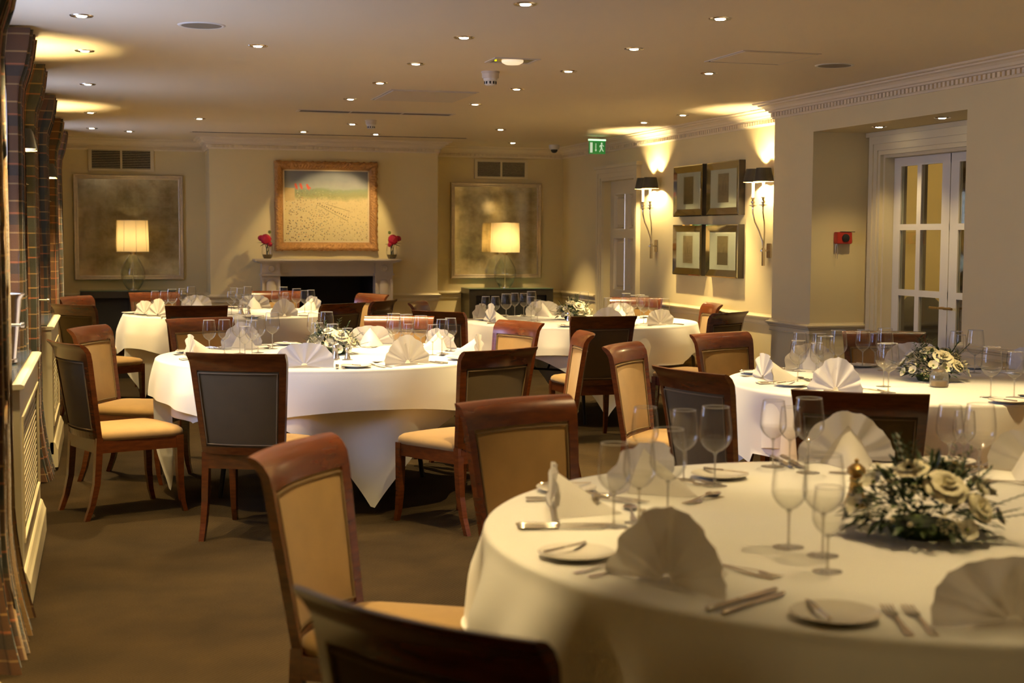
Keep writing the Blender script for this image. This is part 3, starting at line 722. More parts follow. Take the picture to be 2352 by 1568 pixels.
# mantelpiece
t = thing('fireplace_surround', 'pale stone mantelpiece with roundels around a black fireplace opening', 'fireplace', (0, 0, 0), 0)
bm = sweep([(1.56, YBR), (1.56, 14.30), (2.79, 14.30), (2.79, YBR)][::1], [(0, 0), (0, 0.001)]) if False else bmesh.new()
add_box(bm, 1.44, 14.12, 1.176, 2.905, YBR, 1.192); add_box(bm, 1.455, 14.135, 1.162, 2.89, YBR, 1.176); add_box(bm, 1.49, 14.19, 1.150, 2.855, YBR, 1.162)
obj('mantel_shelf', bm, M['marble'], t, bevel=.003)
bm = bmesh.new(); add_box(bm, 1.66, 14.29, 1.02, 2.70, YBR, 1.150); add_box(bm, 1.66, 14.275, 1.045, 2.70, 14.29, 1.052); add_box(bm, 1.66, 14.28, 1.02, 2.70, 14.29, 1.034)
obj('frieze', bm, M['marble'], t)
for x0, x1 in ((1.52, 1.70), (2.66, 2.84)):
    bm = bmesh.new(); add_box(bm, x0, 14.25, 1.045, x1, YBR, 1.150); add_box(bm, x0 - .012, 14.235, 1.025, x1 + .012, YBR, 1.045)
    cb = obj('corner_block', bm, M['marble'], t)
    cx = (x0 + x1) / 2
    obj('roundel', xform(lathe([(.036, 0), (.036, .008), (.029, .012), (.026, .006), (.010, .005), (0, .010)], 28), Matrix.Translation((cx, 14.25, 1.098)) @ Matrix.Rotation(PI / 2, 4, 'X')), M['marble'], cb, smooth=True)
    bm = bmesh.new(); add_box(bm, x0, 14.27, .0, x1, YBR, 1.025); add_box(bm, x0, 14.25, 0, x0 + .022, 14.27, .985); add_box(bm, x1 - .022, 14.25, 0, x1, 14.27, .985); add_box(bm, x0 - .006, 14.235, 0, x1 + .006, YBR, .16)
    ps = obj('pilaster', bm, M['marble'], t)
    bm = bmesh.new()
    add_loft(bm, [[(cx + .050 * math.cos(a), 14.27 - .022 * math.sin(a), z) for a in [PI * i / 10 for i in range(11)]] for z in (.16, .94)])
    add_loft(bm, [[(cx + r_ * math.cos(a), 14.27 - r_ * .44 * math.sin(a), z) for a in [PI * i / 10 for i in range(11)]] for r_, z in ((.05, .94), (.042, .965), (.022, .985), (.004, .99))])
    obj('rounded_shaft', bm, M['marble'], ps, smooth=True)
bm = bmesh.new(); add_box(bm, 1.72, 14.95, 0, 2.66, 14.99, 1.02); add_box(bm, 1.717, 14.4, 0, 1.73, 14.95, 1.02); add_box(bm, 2.65, 14.4, 0, 2.662, 14.95, 1.02); add_box(bm, 1.73, 14.4, 1.005, 2.65, 14.95, 1.019)
obj('firebox', bm, M['dark'], t)
obj('hearth', box(1.45, 13.98, 0.0, 2.90, 14.26, .03), M['blackwood'], t)
# vases with peonies
def peony(bm, cx, cy, cz, r, seed):
    q = random.Random(seed)
    for k in range(34):
        th = q.uniform(0, 2 * PI); ph = math.acos(q.uniform(-.55, 1)); rr = r * q.uniform(.55, 1)
        d = Vector((math.sin(ph) * math.cos(th), math.sin(ph) * math.sin(th), math.cos(ph)))
        up = d.cross(Vector((q.uniform(-1, 1), q.uniform(-1, 1), q.uniform(-1, 1)))).normalized(); sd = d.cross(up)
        c = Vector((cx, cy, cz)) + d * rr; s = r * .55
        g = [[bm.verts.new(c + up * s * a + sd * s * b * (1.1 - .25 * abs(a)) - d * .35 * s * (a * a + b * b) + d * .05 * s * math.sin(5 * b + k)) for b in (-1, 0, 1)] for a in (-1, 0, 1)]
        for a in range(2):
            for b in range(2): bm.faces.new((g[a][b], g[a + 1][b], g[a + 1][b + 1], g[a][b + 1]))
def add_leaf(bm, base, d, L, wd, droop=.3, up=Z):
    d = Vector(d).normalized(); s = d.cross(up); s = s.normalized() if s.length > .01 else Vector((1, 0, 0)); n = s.cross(d)
    pr = None
    for i in range(5):
        t_ = i / 4; wv = wd * math.sin(PI * min(1, .08 + .92 * t_)) if i < 4 else .0005
        c = Vector(base) + d * L * t_ - Vector((0, 0, 1)) * droop * L * t_ * t_
        row = [bm.verts.new(c - s * wv), bm.verts.new(c - n * wv * .25), bm.verts.new(c + s * wv)]
        if pr:
            bm.faces.new((pr[0], pr[1], row[1], row[0])); bm.faces.new((pr[1], pr[2], row[2], row[1]))
        pr = row
def vase(x, flip, lab):
    t = thing('flower_vase', lab, 'vase', (x, 14.22, 1.192), 0, 'peony vases on the mantelpiece'); t.scale = (1.15, 1.15, 1.15); s = -1 if flip else 1
    obj('glass_vase', lathe([(0, .004), (.030, .004), (.040, .02), (.050, .055), (.048, .09), (.042, .118), (.045, .130)], 24), M['glass'], t, smooth=True)
    obj('water', lathe([(0, .005), (.029, .005), (.038, .02), (.044, .04), (0, .04)], 20), M['water'], t, smooth=True)
    bm = bmesh.new()
    for k in range(5): add_tube(bm, [(.015 * math.cos(k), .015 * math.sin(k), .01), (.012 * math.cos(k * 2), .012 * math.sin(k * 2), .09), (.03 * math.cos(k * 1.3), .02 * math.sin(k * 1.3), .15)], .003, 5)
    obj('stems', bm, M['leaf'], t)
    bm = bmesh.new(); peony(bm, s * .012, -.012, .170, .052, 3); obj('peony', bm, M['peony'], t, smooth=True)
    bm = bmesh.new(); peony(bm, s * .055, .0, .178, .030, 5); obj('peony', bm, M['peony'], t, smooth=True)
    bm = bmesh.new(); peony(bm, -s * .02, -.02, .125, .024, 9); obj('peony', bm, M['peony'], t, smooth=True)
    bm = bmesh.new(); add_lathe(bm, [(0, -.015), (.012, -.008), (.014, 0), (.010, .012), (0, .016)], 10, s * .0 - s * .02, 0, .232); obj('bud', bm, M['heart'], t, smooth=True)
    for d, L in (((s * 1, -.1, .25), .095), ((s * .8, -.6, -.1), .085), ((-s * .9, -.3, .1), .07), ((s * .3, -.5, .9), .08), ((-s * .2, -.9, -.3), .06)):
        bm = bmesh.new(); add_leaf(bm, (0, 0, .135), d, L, .014, .2); obj('leaf', bm, M['leaf'], t)
vase(1.572, True, 'small glass vase of crimson peonies at the window end of the mantelpiece')
vase(2.822, False, 'small glass vase of crimson peonies at the door end of the mantelpiece')
# sideboards and lamps
def sideboard(x0, x1, lab):
    t = thing('sideboard', lab, 'sideboard', (x0, 14.61, 0), 0, 'black sideboards under the mirrors'); W = x1 - x0; D = YB - .03 - 14.61
    bm = bmesh.new(); add_box(bm, 0, 0, 0, .075, D, .866); add_box(bm, W - .075, 0, 0, W, D, .866); add_box(bm, .075, 0, .80, W - .075, D, .866); add_box(bm, .075, 0, 0, W - .075, D, .07); add_box(bm, .075, D - .02, .07, W - .075, D, .8)
    obj('carcass', bm, M['blackwood'], t)
    obj('door', box(.08, .025, .075, W / 2 - .002, .045, .795), M['dark'], t); obj('door', box(W / 2 + .002, .025, .075, W - .08, .045, .795), M['dark'], t)
    obj('glass_top', box(-.004, -.006, .867, W + .004, D, .875), mat('green_edge_glass', (.10, .16, .12), .08), t)
sideboard(-.214, .700, 'black open-sided sideboard under the mirror beside the curtains')
sideboard(3.734, 4.668, 'black sideboard under the mirror in the door corner')
def table_lamp(x, lab):
    t = thing('table_lamp', lab, 'lamp', (x, 14.80, .8755), .2, 'glass lamps on the sideboards')
    pr = [(.045, .002), (.062, .01), (.095, .06), (.118, .12), (.120, .17), (.108, .22), (.080, .275), (.048, .325), (.026, .352), (.022, .365)]
    obj('glass_body', lathe(pr, 36), glass_mat('lamp_glass', (.95, .98, .93), .5, .10), t, smooth=True)
    obj('base_disc', lathe([(0, 0), (.05, 0), (.05, .006), (.012, .010), (.012, .03), (0, .03)], 28), M['silver'], t, smooth=True)
    bm = bmesh.new(); add_tube(bm, [(0, 0, .01), (0, 0, .36)], .004, 6); obj('rod', bm, M['silver'], t)
    obj('neck', lathe([(.026, .352), (.026, .385), (.010, .388), (0, .388)], 20), M['brass'], t, smooth=True)
    for k in range(8):       # eight silk panels
        bm = bmesh.new(); a0, a1 = 2 * PI * k / 8, 2 * PI * (k + 1) / 8
        g = []
        for j in range(7):
            u = j / 6; z = .382 + .312 * u; R = .158 - .010 * u; row = []
            for i in range(5):
                s = i / 4; a = a0 + (a1 - a0) * s; bulge = 1 + .02 * (math.sin(PI * s)) - .03 * math.sin(PI * s) * math.exp(-(u / .12) ** 2)
                row.append(bm.verts.new((R * bulge * math.cos(a), R * bulge * math.sin(a), z)))
            g.append(row)
        for A, B in zip(g, g[1:]):
            for i in range(4): bm.faces.new((A[i], A[i + 1], B[i + 1], B[i]))
        obj('shade_panel', bm, M['shadec'], t, smooth='all')
    bm = bmesh.new()
    for z, R in ((.382, .158), (.694, .148)): add_tube(bm, [(R * math.cos(2 * PI * i / 32), R * math.sin(2 * PI * i / 32), z) for i in range(32)], .0028, 6, True)
    for k in range(8):
        a = 2 * PI * k / 8; add_tube(bm, [(.159 * math.cos(a), .159 * math.sin(a), .382), (.149 * math.cos(a), .149 * math.sin(a), .694)], .002, 5)
    obj('shade_wire', bm, M['liner'], t)
    lamp('POINT', 'lamp_bulb', (x, 14.80, .8755 + .52), LAMP_W, WARM, None, .035)
table_lamp(.296, 'glass teardrop lamp with a lit cream shade on the curtain-side sideboard')
table_lamp(4.180, 'glass teardrop lamp with a lit cream shade on the door-corner sideboard')

# ------------------------------------------------------------------ sconces
def sconce(x, y, out, lab, zc=1.32):
    """out = +1 arms lean towards +X (left wall), -1 towards -X"""
    t = thing('wall_sconce', lab, 'wall light', (x, y, zc), 0, 'two-light wall sconces')
    o = out
    obj('back_plate', xform(box(0, -.035, -.055, o * .012, .035, .055), Matrix()), M['nickel'], t, bevel=.003)
    bm = bmesh.new(); add_tube(bm, [(o * .01, 0, 0), (o * .055, 0, 0)], .007, 8); add_lathe(bm, [(0, -.012), (.012, -.006), (.012, .006), (0, .012)], 12, o * .066, 0, 0)
    obj('bracket', bm, M['nickel'], t, smooth=True)
    bm = bmesh.new(); add_box(bm, o * .044, -.010, -.115, o * .062, .010, .02); obj('stem', bm, M['nickel'], t)
    for s in (-1, 1):
        ty = s * .088
        pts = [(o * .053, 0, .0), (o * .056, s * .012, .07), (o * .070, s * .045, .15), (o * .090, s * .080, .22), (o * .105, ty, .29), (o * .105, ty, .335)]
        bm = bmesh.new(); add_tube(bm, pts, .006, 8); a_ = obj('arm', bm, M['nickel'], t, smooth=True)
        obj('cup', lathe([(.006, .33), (.012, .338), (.030, .343), (.030, .346), (.010, .350), (.009, .360), (.016, .366), (.016, .374), (.008, .380), (.011, .396), (.017, .402), (.017, .405), (0, .405)], 18, cx=o * .105, cy=ty), M['nickel'], t, smooth=True)
        obj('candle_tube', lathe([(.0105, .405), (.0105, .50), (.012, .535), (.007, .548), (0, .552)], 14, cx=o * .105, cy=ty), M['candle'], t, smooth=True)
        sh = obj('shade', lathe([(.078, .520), (.056, .622)], 26, cx=o * .105, cy=ty), M['black'], t, smooth='all')
        obj('shade_lining', lathe([(.0755, .5205), (.0535, .6215)], 26, cx=o * .105, cy=ty), M['gold'], sh, smooth='all')
        lamp('POINT', 'candle_bulb', (x + o * .105, y + ty, zc + .562), SCONCE_W, WARM, None, .014)
sconce(XR, 12.22, -1, 'twin candle sconce with black shades beside the panelled door', 1.345)
sconce(XR, 9.91, -1, 'twin candle sconce with black shades beside the wall pier', 1.325)
sconce(-.50, 11.36, 1, 'twin candle sconce between the far pair of plaid curtains', 1.33)
sconce(-.50, 7.85, 1, 'twin candle sconce between the second and third plaid curtains', 1.34)
sconce(-.50, 4.50, 1, 'twin candle sconce partly cut off beside the first plaid curtain', 1.38)

# ------------------------------------------------------------------ four sailing prints
def sail_print(y0, y1, z0, z1, lab, pm, boats):
    t = thing('framed_print', lab, 'picture', (XR, y1, z0), -PI / 2, 'mirror-framed sailing prints')
    # local: x runs from far to near (along -Y), y = +X world, front at y = -.055
    W, H = y1 - y0, z1 - z0; f = .062
    bm = bmesh.new(); add_box(bm, 0, -.042, 0, W, 0, H)
    for q in ((0, 0, W, .006), (0, H - .006, W, H), (0, .006, .006, H - .006), (W - .006, .006, W, H - .006)): add_box(bm, q[0], -.054, q[1], q[2], -.042, q[3])
    obj('frame_body', bm, M['blackwood'], t)
    cs = [(0, 0), (W, 0), (W, H), (0, H)]
    for k in range(4):
        a = Vector(cs[k]); b = Vector(cs[(k + 1) % 4]); d = (b - a).normalized(); n = Vector((-d.y, d.x)); bm = bmesh.new()
        A = [bm.verts.new((p.x, y, p.y)) for p, y in ((a, -.0545), (a + (n + d) * .008, -.060), (a + (n + d) * f, -.048), (a + (n + d) * f, -.0545 + .010))]
        B = [bm.verts.new((p.x, y, p.y)) for p, y in ((b, -.0545), (b + (n - d) * .008, -.060), (b + (n - d) * f, -.048), (b + (n - d) * f, -.0545 + .010))]
        for i in range(3): bm.faces.new((A[i], A[i + 1], B[i + 1], B[i]))
        obj('mirror_bevel', bm, M['bevelm'], t)
    obj('mount', box(f, -.0465, f, W - f, -.044, H - f), M['mount'], t)
    pw, ph = .205, .235; px, pz = (W - pw) / 2, (H - ph) / 2 + .004
    bm = bmesh.new(); q = .012
    for u in ((px - q, pz - q, px + pw + q, pz - q + .002), (px - q, pz + ph + q - .002, px + pw + q, pz + ph + q), (px - q, pz - q, px - q + .002, pz + ph + q), (px + pw + q - .002, pz - q, px + pw + q, pz + ph + q)): add_box(bm, u[0], -.0475, u[1], u[2], -.0464, u[3])
    obj('mount_line', bm, M['liner'], t)
    p = obj('print', box(0, -.0005, 0, pw, 0, ph), pm, t, loc=(px, -.0466, pz))
    bm = bmesh.new()
    for pts in boats: poly(bm, [(a * pw, b * ph) for a, b in pts], -.0006, .0003)
    obj('printed_boats', bm, pm2, p)
    obj('glazing', box(f, -.0500, f, W - f, -.0495, H - f), M['pane'], t)
pm2 = mat('sepia_ink', (.20, .125, .06), .8)
ska = print_mat('sepia_stormy_sea', (.26, .17, .09), (.12, .09, .055), .075); skb = print_mat('sepia_calm_sea', (.33, .22, .12), (.26, .17, .10), .09)
skc = print_mat('pale_pink_harbour', (.42, .28, .17), (.36, .23, .14), .085); skd = print_mat('sepia_wide_bay', (.36, .24, .11), (.17, .11, .055), .10)
sail_print(11.075, 11.70, 1.604, 2.040, 'upper mirror-framed sailing print by the door, lone heeling sailboat', ska, [[(.30, .33), (.62, .66), (.78, .72), (.55, .36)], [(.28, .30), (.60, .34), (.55, .26), (.36, .25)]])
sail_print(10.36, 10.985, 1.604, 2.038, 'upper mirror-framed sailing print by the pier, two tall sails', skb, [[(.32, .36), (.50, .80), (.58, .36)], [(.62, .38), (.74, .74), (.80, .38)], [(.30, .33), (.60, .33), (.56, .25), (.36, .25)]])
sail_print(11.075, 11.70, 1.100, 1.533, 'lower mirror-framed sailing print by the door, faint row of masts', skc, [[(.20, .38), (.24, .58), (.28, .38)], [(.42, .38), (.50, .66), (.56, .38)], [(.68, .38), (.74, .56), (.80, .38)], [(.10, .37), (.90, .37), (.90, .355), (.10, .355)]])
sail_print(10.36, 10.985, 1.100, 1.530, 'lower mirror-framed sailing print by the pier, yachts on rough water', skd, [[(.46, .40), (.68, .62), (.72, .42)], [(.14, .42), (.24, .60), (.30, .42)], [(.76, .42), (.84, .56), (.90, .42)], [(.30, .38), (.80, .36), (.7, .31), (.36, .32)]])
# red alarm in the alcove
t = thing('fire_alarm', 'red fire alarm box with a dark sounder and hanging loop on the alcove wall', 'alarm', (4.843, 8.825, 1.384), 0)
obj('housing', box(0, -.05, 0, .115, 0, .08), M['red'], t, bevel=.004)
obj('sounder', xform(lathe([(.028, 0), (.026, .010), (.014, .014), (0, .012)], 24), Matrix.Translation((.064, -.05, .04)) @ Matrix.Rotation(PI / 2, 4, 'X')), M['black'], t, smooth=True)
obj('top_bracket', box(.03, -.052, .080, .135, -.03, .084), M['iron'], t)
bm = bmesh.new(); add_tube(bm, [(.004, -.03, .0), (.0, -.03, -.06), (.004, -.03, -.10), (.014, -.03, -.105), (.016, -.03, -.06), (.014, -.03, 0)], .0016, 5); obj('chain_loop', bm, M['silver'], t)

# ------------------------------------------------------------------ left wall: curtains, radiator covers, bucket
def curtain(ya, yb, lin_near, lab, seed, xc=-.40):
    """ya..yb extent along Y; lin_near: the lined leading edge faces the viewer"""
    q = random.Random(seed); t = thing('curtain', lab, 'curtain', (0, 0, 0), 0, 'plaid pleated curtains at the windows')
    n = 96; H = 28; bm = bmesh.new(); uvl = bm.loops.layers.uv.new('UVMap'); g = []; ph = q.uniform(0, 6)
    np_ = 8 + (seed % 2)
    for j in range(H + 1):
        z = .006 + (2.378 - .006) * j / H; row = []
        top = max(0, (z - 2.10) / .28); bot = max(0, (.42 - z) / .42)
        amp = .036 + .030 * min(1, top * 2) + .022 * bot
        wd = (yb - ya) * (1 + .12 * top - .10 * math.exp(-((z - 1.9) / .25) ** 2) + .16 * bot)
        for i in range(n + 1):
            u = i / n; yy = (ya + yb) / 2 + wd * (u - .5); k = 2 * PI * np_ * u + ph
            xx = xc + amp * (math.sin(k) + .25 * math.sin(2 * k + .5)) + .012 * math.sin(2.3 * k + z * 1.3) + .035 * top + .045 * bot * bot
            yy += .012 * math.cos(k * 1.0) + .010 * math.sin(z * 5 + u * 6)
            row.append((bm.verts.new((xx, yy, z)), u * 1.15, z))
        g.append(row)
    for A, B in zip(g, g[1:]):
        for i in range(n):
            f = bm.faces.new((A[i][0], A[i + 1][0], B[i + 1][0], B[i][0]))
            for lp, (v, a, b) in zip(f.loops, (A[i], A[i + 1], B[i + 1], B[i])): lp[uvl].uv = (a, b)
    obj('pleated_drape', bm, M['plaid'], t, smooth='all')
    # leading edge turned back to the window, lined
    ye = ya - .004 if lin_near else yb + .004
    bm = bmesh.new(); R = []
    for j in range(15):
        z = .012 + 2.10 * j / 14
        R.append([bm.verts.new((-.425 - .15 * s + .010 * math.sin(z * 4 + s * 3), ye + .012 * math.sin(9 * s + z), z)) for s in (0, .33, .66, 1)])
    for A, B in zip(R, R[1:]):
        for i in range(3): bm.faces.new((A[i], A[i + 1], B[i + 1], B[i]))
    obj('lining', bm, M['lining'], t, smooth='all')
    obj('heading_tape', box(-.57, ye - .006, 2.115, -.42, ye + .006, 2.36), M['heading'], t)
    bm = bmesh.new()
    for k in range(np_ + 2):
        y = ya + (yb - ya) * (k + .3) / (np_ + 2); add_box(bm, -.40, y - .018, 2.20, -.318, y + .018, 2.375)
    return t
curtain(4.80, 5.42, False, 'plaid curtain nearest the ice bucket with its hem on the carpet', 3, -.365)
curtain(7.07, 7.45, True, 'plaid curtain at the far end of the first radiator cover', 4)
curtain(8.50, 8.92, False, 'plaid curtain before the second radiator cover', 5)
curtain(10.34, 10.74, True, 'plaid curtain beyond the second radiator cover', 6)
curtain(12.40, 12.82, False, 'plaid curtain behind the dark-backed chair by the fireplace table', 7)
curtain(13.86, 14.25, True, 'plaid curtain hanging furthest along, beside the square mirror', 8)
for k, (a, b) in enumerate(((4.5, 7.35), (8.2, 11.0), (12.0, 14.6))):
    t = thing('curtain_pole', 'grey curtain track on brackets over the %s window' % ('first', 'second', 'third')[k], 'curtain pole', (0, 0, 0), 0, 'curtain tracks')
    bm = bmesh.new(); add_tube(bm, [(-.46, a, 2.33), (-.46, b, 2.33)], .014, 10); obj('pole', bm, M['heading'], t, smooth=True)
    for y in (a + .05, b - .05):
        obj('bracket', box(XL, y - .01, 2.31, -.45, y + .01, 2.35), M['heading'], t)
for y, z, lab in ((5.87, 1.069, 'silver curtain holdback above the first radiator cover'), (8.62, 1.046, 'silver curtain holdback above the second radiator cover')):
    t = thing('curtain_holdback', lab, 'holdback', (XL, y, z), 0, 'silver curtain holdbacks')
    bm = bmesh.new(); add_tube(bm, [(0, 0, 0), (.31, 0, 0)], .006, 8); obj('rod', bm, M['silver'], t, smooth=True)
    obj('knob', xform(lathe([(0, -.004), (.011, 0), (.011, .012), (0, .016)], 12), Matrix.Translation((.31, 0, 0)) @ Matrix.Rotation(PI / 2, 4, 'Y')), M['silver'], t, smooth=True)
    obj('wall_rose', xform(lathe([(.025, 0), (.02, .006), (0, .008)], 16), Matrix.Rotation(PI / 2, 4, 'Y')), M['silver'], t, smooth=True)
def radiator_cover(ya, yb, lab):
    t = thing('radiator_cover', lab, 'radiator cover', (0, 0, 0), 0, 'cream radiator covers under the windows')
    X = -.30; top = .872
    bm = bmesh.new()
    add_box(bm, X - .02, ya, .10, X, ya + .10, top - .02); add_box(bm, X - .02, yb - .10, .10, X, yb, top - .02)
    add_box(bm, X - .02, ya + .10, .74, X, yb - .10, top - .02); add_box(bm, X - .02, ya + .10, .10, X, yb - .10, .26)
    add_box(bm, XL + .01, ya, 0, X - .02, ya + .02, top - .02); add_box(bm, XL + .01, yb - .02, 0, X - .02, yb, top - .02)
    obj('carcass', bm, M['trim'], t)
    bm = bmesh.new()
    for a in ((ya + .10, .26, ya + .112, .74), (yb - .112, .26, yb - .10, .74), (ya + .112, .26, yb - .112, .272), (ya + .112, .728, yb - .112, .74)): add_box(bm, X - .005, a[0], a[1], X + .006, a[2], a[3])
    obj('panel_moulding', bm, M['trim'], t)
    bm = bmesh.new(); L = yb - ya - .224; nn = int(L / .026)
    for k in range(nn): y = ya + .112 + L * (k + .5) / nn; add_box(bm, X - .016, y - .0045, .272, X - .010, y + .0045, .728)
    for k in range(17): z = .272 + .456 * (k + .5) / 17; add_box(bm, X - .012, ya + .112, z - .0045, X - .007, yb - .112, z + .0045)
    o = obj('lattice_grille', bm, M['trim'], t); o['kind'] = 'stuff'
    obj('dark_inside', box(X - .05, ya + .1, .26, X - .045, yb - .1, .74), M['dark'], t)  # black sheet put in as the shade behind the lattice
    bm = sweep([(X - .02, ya), (X - .02, yb)], [(0, .02), (.045, .02), (.045, .125), (.038, .14), (.030, .165), (.024, .172), (0, .172)])
    obj('skirting', bm, M['trim'], t)
    obj('painted_toe_shadow', box(X - .03, ya + .02, 0, X + .0, yb - .02, .019), M['dark'], t)  # black strip put in as the shadow under the skirting
    bm = sweep([(XL + .0, ya - .01), (XL + .0, yb + .01)], [(0, top - .02), (.325, top - .02), (.337, top - .014), (.337, top - .005), (.325, top), (0, top)])
    obj('shelf', bm, M['trim'], t)
    obj('glass_top', box(XL + .01, ya + .01, top + .0005, X - .025, yb - .01, top + .0085), mat('smoked_glass_top', (.10, .12, .11), .06), t)
radiator_cover(5.50, 7.04, 'cream radiator cover with lattice grille under the ice bucket')
radiator_cover(8.95, 10.30, 'cream radiator cover with lattice grille behind the window-side chairs')
radiator_cover(2.7, 4.15, 'cream radiator cover cut off beside the first plaid curtain')
t = thing('ice_bucket', 'tall flared silver ice bucket on the first radiator cover', 'ice bucket', (-.433, 6.3, .8815), 0)
obj('bucket_body', lathe([(0, 0), (.078, 0), (.084, .006), (.084, .018), (.080, .022), (.106, .27), (.114, .284), (.116, .290), (.111, .291), (.103, .275), (.078, .03), (0, .03)], 40), M['silver'], t, smooth=True)
obj('rolled_rim', lathe([(.112, .285), (.118, .287), (.120, .291), (.117, .295), (.111, .294)], 40), M['silver'], t, smooth=True)
bm = bmesh.new(); add_tube(bm, [(0, -.10, .20), (0, -.125, .20), (0, -.125, .16), (0, -.095, .16)], .006, 8); obj('handle', bm, M['silver'], t, smooth=True)

# ------------------------------------------------------------------ chairs
def byl(z):
    y = -.215 - .060 * max(0, min(1, (z - .40) / .42))
    if z > .82: y -= .060 / .42 * (z - .82) + .030 * ((z - .82) / .065) ** 2
    return y
def bhw(z): return .198 + .040 * (z - .40) / .485
def bsurf(u, z, off=0):
    return (u * bhw(z), byl(z) - .032 * (1 - u * u) + off, z)
def slab(u0, u1, z0, z1, nu, nz, fo, bo, bulge=0, du=0):
    bm = bmesh.new(); F, B = [], []
    for j in range(nz + 1):
        z = z0 + (z1 - z0) * j / nz; f_, b_ = [], []
        for i in range(nu + 1):
            s = i / nu; u = u0 + (u1 - u0) * s; bb = bulge * (math.sin(PI * s) * math.sin(PI * j / nz)) ** .5 if bulge else 0
            f_.append(bm.verts.new(bsurf(u, z, fo + bb))); b_.append(bm.verts.new(bsurf(u, z, bo - bb)))
        F.append(f_); B.append(b_)
    for j in range(nz):
        for i in range(nu):
            bm.faces.new((F[j][i], F[j][i + 1], F[j + 1][i + 1], F[j + 1][i])); bm.faces.new((B[j][i + 1], B[j][i], B[j + 1][i], B[j + 1][i + 1]))
        bm.faces.new((B[j][0], F[j][0], F[j + 1][0], B[j + 1][0])); bm.faces.new((F[j][nu], B[j][nu], B[j + 1][nu], F[j + 1][nu]))
    for i in range(nu):
        bm.faces.new((B[0][i], B[0][i + 1], F[0][i + 1], F[0][i])); bm.faces.new((F[nz][i], F[nz][i + 1], B[nz][i + 1], B[nz][i]))
    return bm
def make_chair(label):
    t = thing('dining_chair', label, 'chair', (0, 0, 0), 0, 'mahogany dining chairs with suede seats')
    W = M['wood']
    # crest rail with a rolled-over top
    bm = bmesh.new(); secs = []
    for i in range(21):
        u = -1 + 2 * i / 20; sec = []
        for z, o in ((.800, .013), (.840, .013), (.865, .013), (.880, .008), (.886, -.002), (.884, -.012), (.872, -.020), (.858, -.016), (.835, -.013), (.800, -.013)):
            sec.append(bsurf(u * 1.0, z, o))
        secs.append(sec)
    add_loft(bm, secs); obj('crest_rail', bm, W, t, smooth=True)
    for s in (-1, 1):
        a, b = (-1, -.86) if s < 0 else (.86, 1)
        bm = slab(a, b, .41, .80, 2, 8, .013, -.013)
        secs = []
        for z, y, h in ((.412, byl(.41), .0165), (.30, -.222, .0165), (.18, -.232, .0155), (.08, -.255, .014), (0, -.285, .0125)):
            secs.append(sq(s * .184, y, z, h))
        add_loft(bm, secs)
        obj('rear_leg', bm, W, t)
        secs = [sq(s * .205, .198, .40, .019), sq(s * .205, .200, .30, .018), sq(s * .205, .203, .16, .0155), sq(s * .206, .213, .06, .013), sq(s * .207, .228, 0, .0115)]
        bm = bmesh.new(); add_loft(bm, secs); obj('front_leg', bm, W, t)
    obj('lower_back_rail', slab(-.86, .86, .405, .440, 10, 1, .012, -.012), W, t)
    zt, zb = .800, .440
    obj('back_pad', slab(-.86, .86, zb, zt, 14, 10, .006, .002, .014), M['suede'], t, smooth=True)
    obj('rear_panel', slab(-.86, .86, zb, zt, 14, 10, -.002, -.006, .006), M['suedeb'], t, smooth=True)
    for off, nm in ((.0125, 'front_piping'), (-.0125, 'rear_piping')):
        P = [bsurf(-.83 + 1.66 * i / 14, zt - .012, off) for i in range(15)] + [bsurf(.83, zt - .012 + (zb - zt + .024) * i / 8, off) for i in range(1, 9)] + \
            [bsurf(.83 - 1.66 * i / 14, zb + .012, off) for i in range(1, 15)] + [bsurf(-.83, zb + .012 + (zt - zb - .024) * i / 8, off) for i in range(1, 8)]
        bm = bmesh.new(); add_tube(bm, P, .0036, 6, True); obj(nm, bm, M['pipe'], t, smooth=True)
    bm = bmesh.new()
    add_box(bm, -.190, .190, .335, .190, .214, .395)
    for s in (-1, 1):
        v = [(s * .176, -.215), (s * .198, -.215), (s * .220, .205), (s * .198, .205)]
        add_loft(bm, [[(x, y, .335) for x, y in v], [(x, y, .395) for x, y in v]])
    add_box(bm, -.18, -.235, .335, .18, -.213, .405)
    obj('seat_rail', bm, W, t)
    # domed cushion
    bm = bmesh.new(); rings = []
    def outline(k, n=40):
        pts = []
        for i in range(n):
            a = 2 * PI * i / n; c, s = math.cos(a), math.sin(a)
            e = .28; x = math.copysign(abs(c) ** e, c); y = math.copysign(abs(s) ** e, s)
            yy = .002 + y * .232 * k; hw = (.200 + .030 * (y + 1) / 2) * k
            pts.append((x * hw, yy + (.012 * (1 - x * x) if y > 0 else 0), 0))
        return pts
    for k, z in ((.97, .394), (1.0, .402), (1.005, .415), (.985, .428), (.92, .440), (.75, .449), (.45, .455), (.15, .457)):
        rings.append([bm.verts.new((x, y, z)) for x, y, _ in outline(k)])
    for A, B in zip(rings, rings[1:]):
        n = len(A)
        for i in range(n): bm.faces.new((A[i], A[(i + 1) % n], B[(i + 1) % n], B[i]))
    bm.faces.new(rings[-1]); bm.faces.new(rings[0][::-1])
    obj('seat', bm, M['suede'], t, smooth=True)
    return t
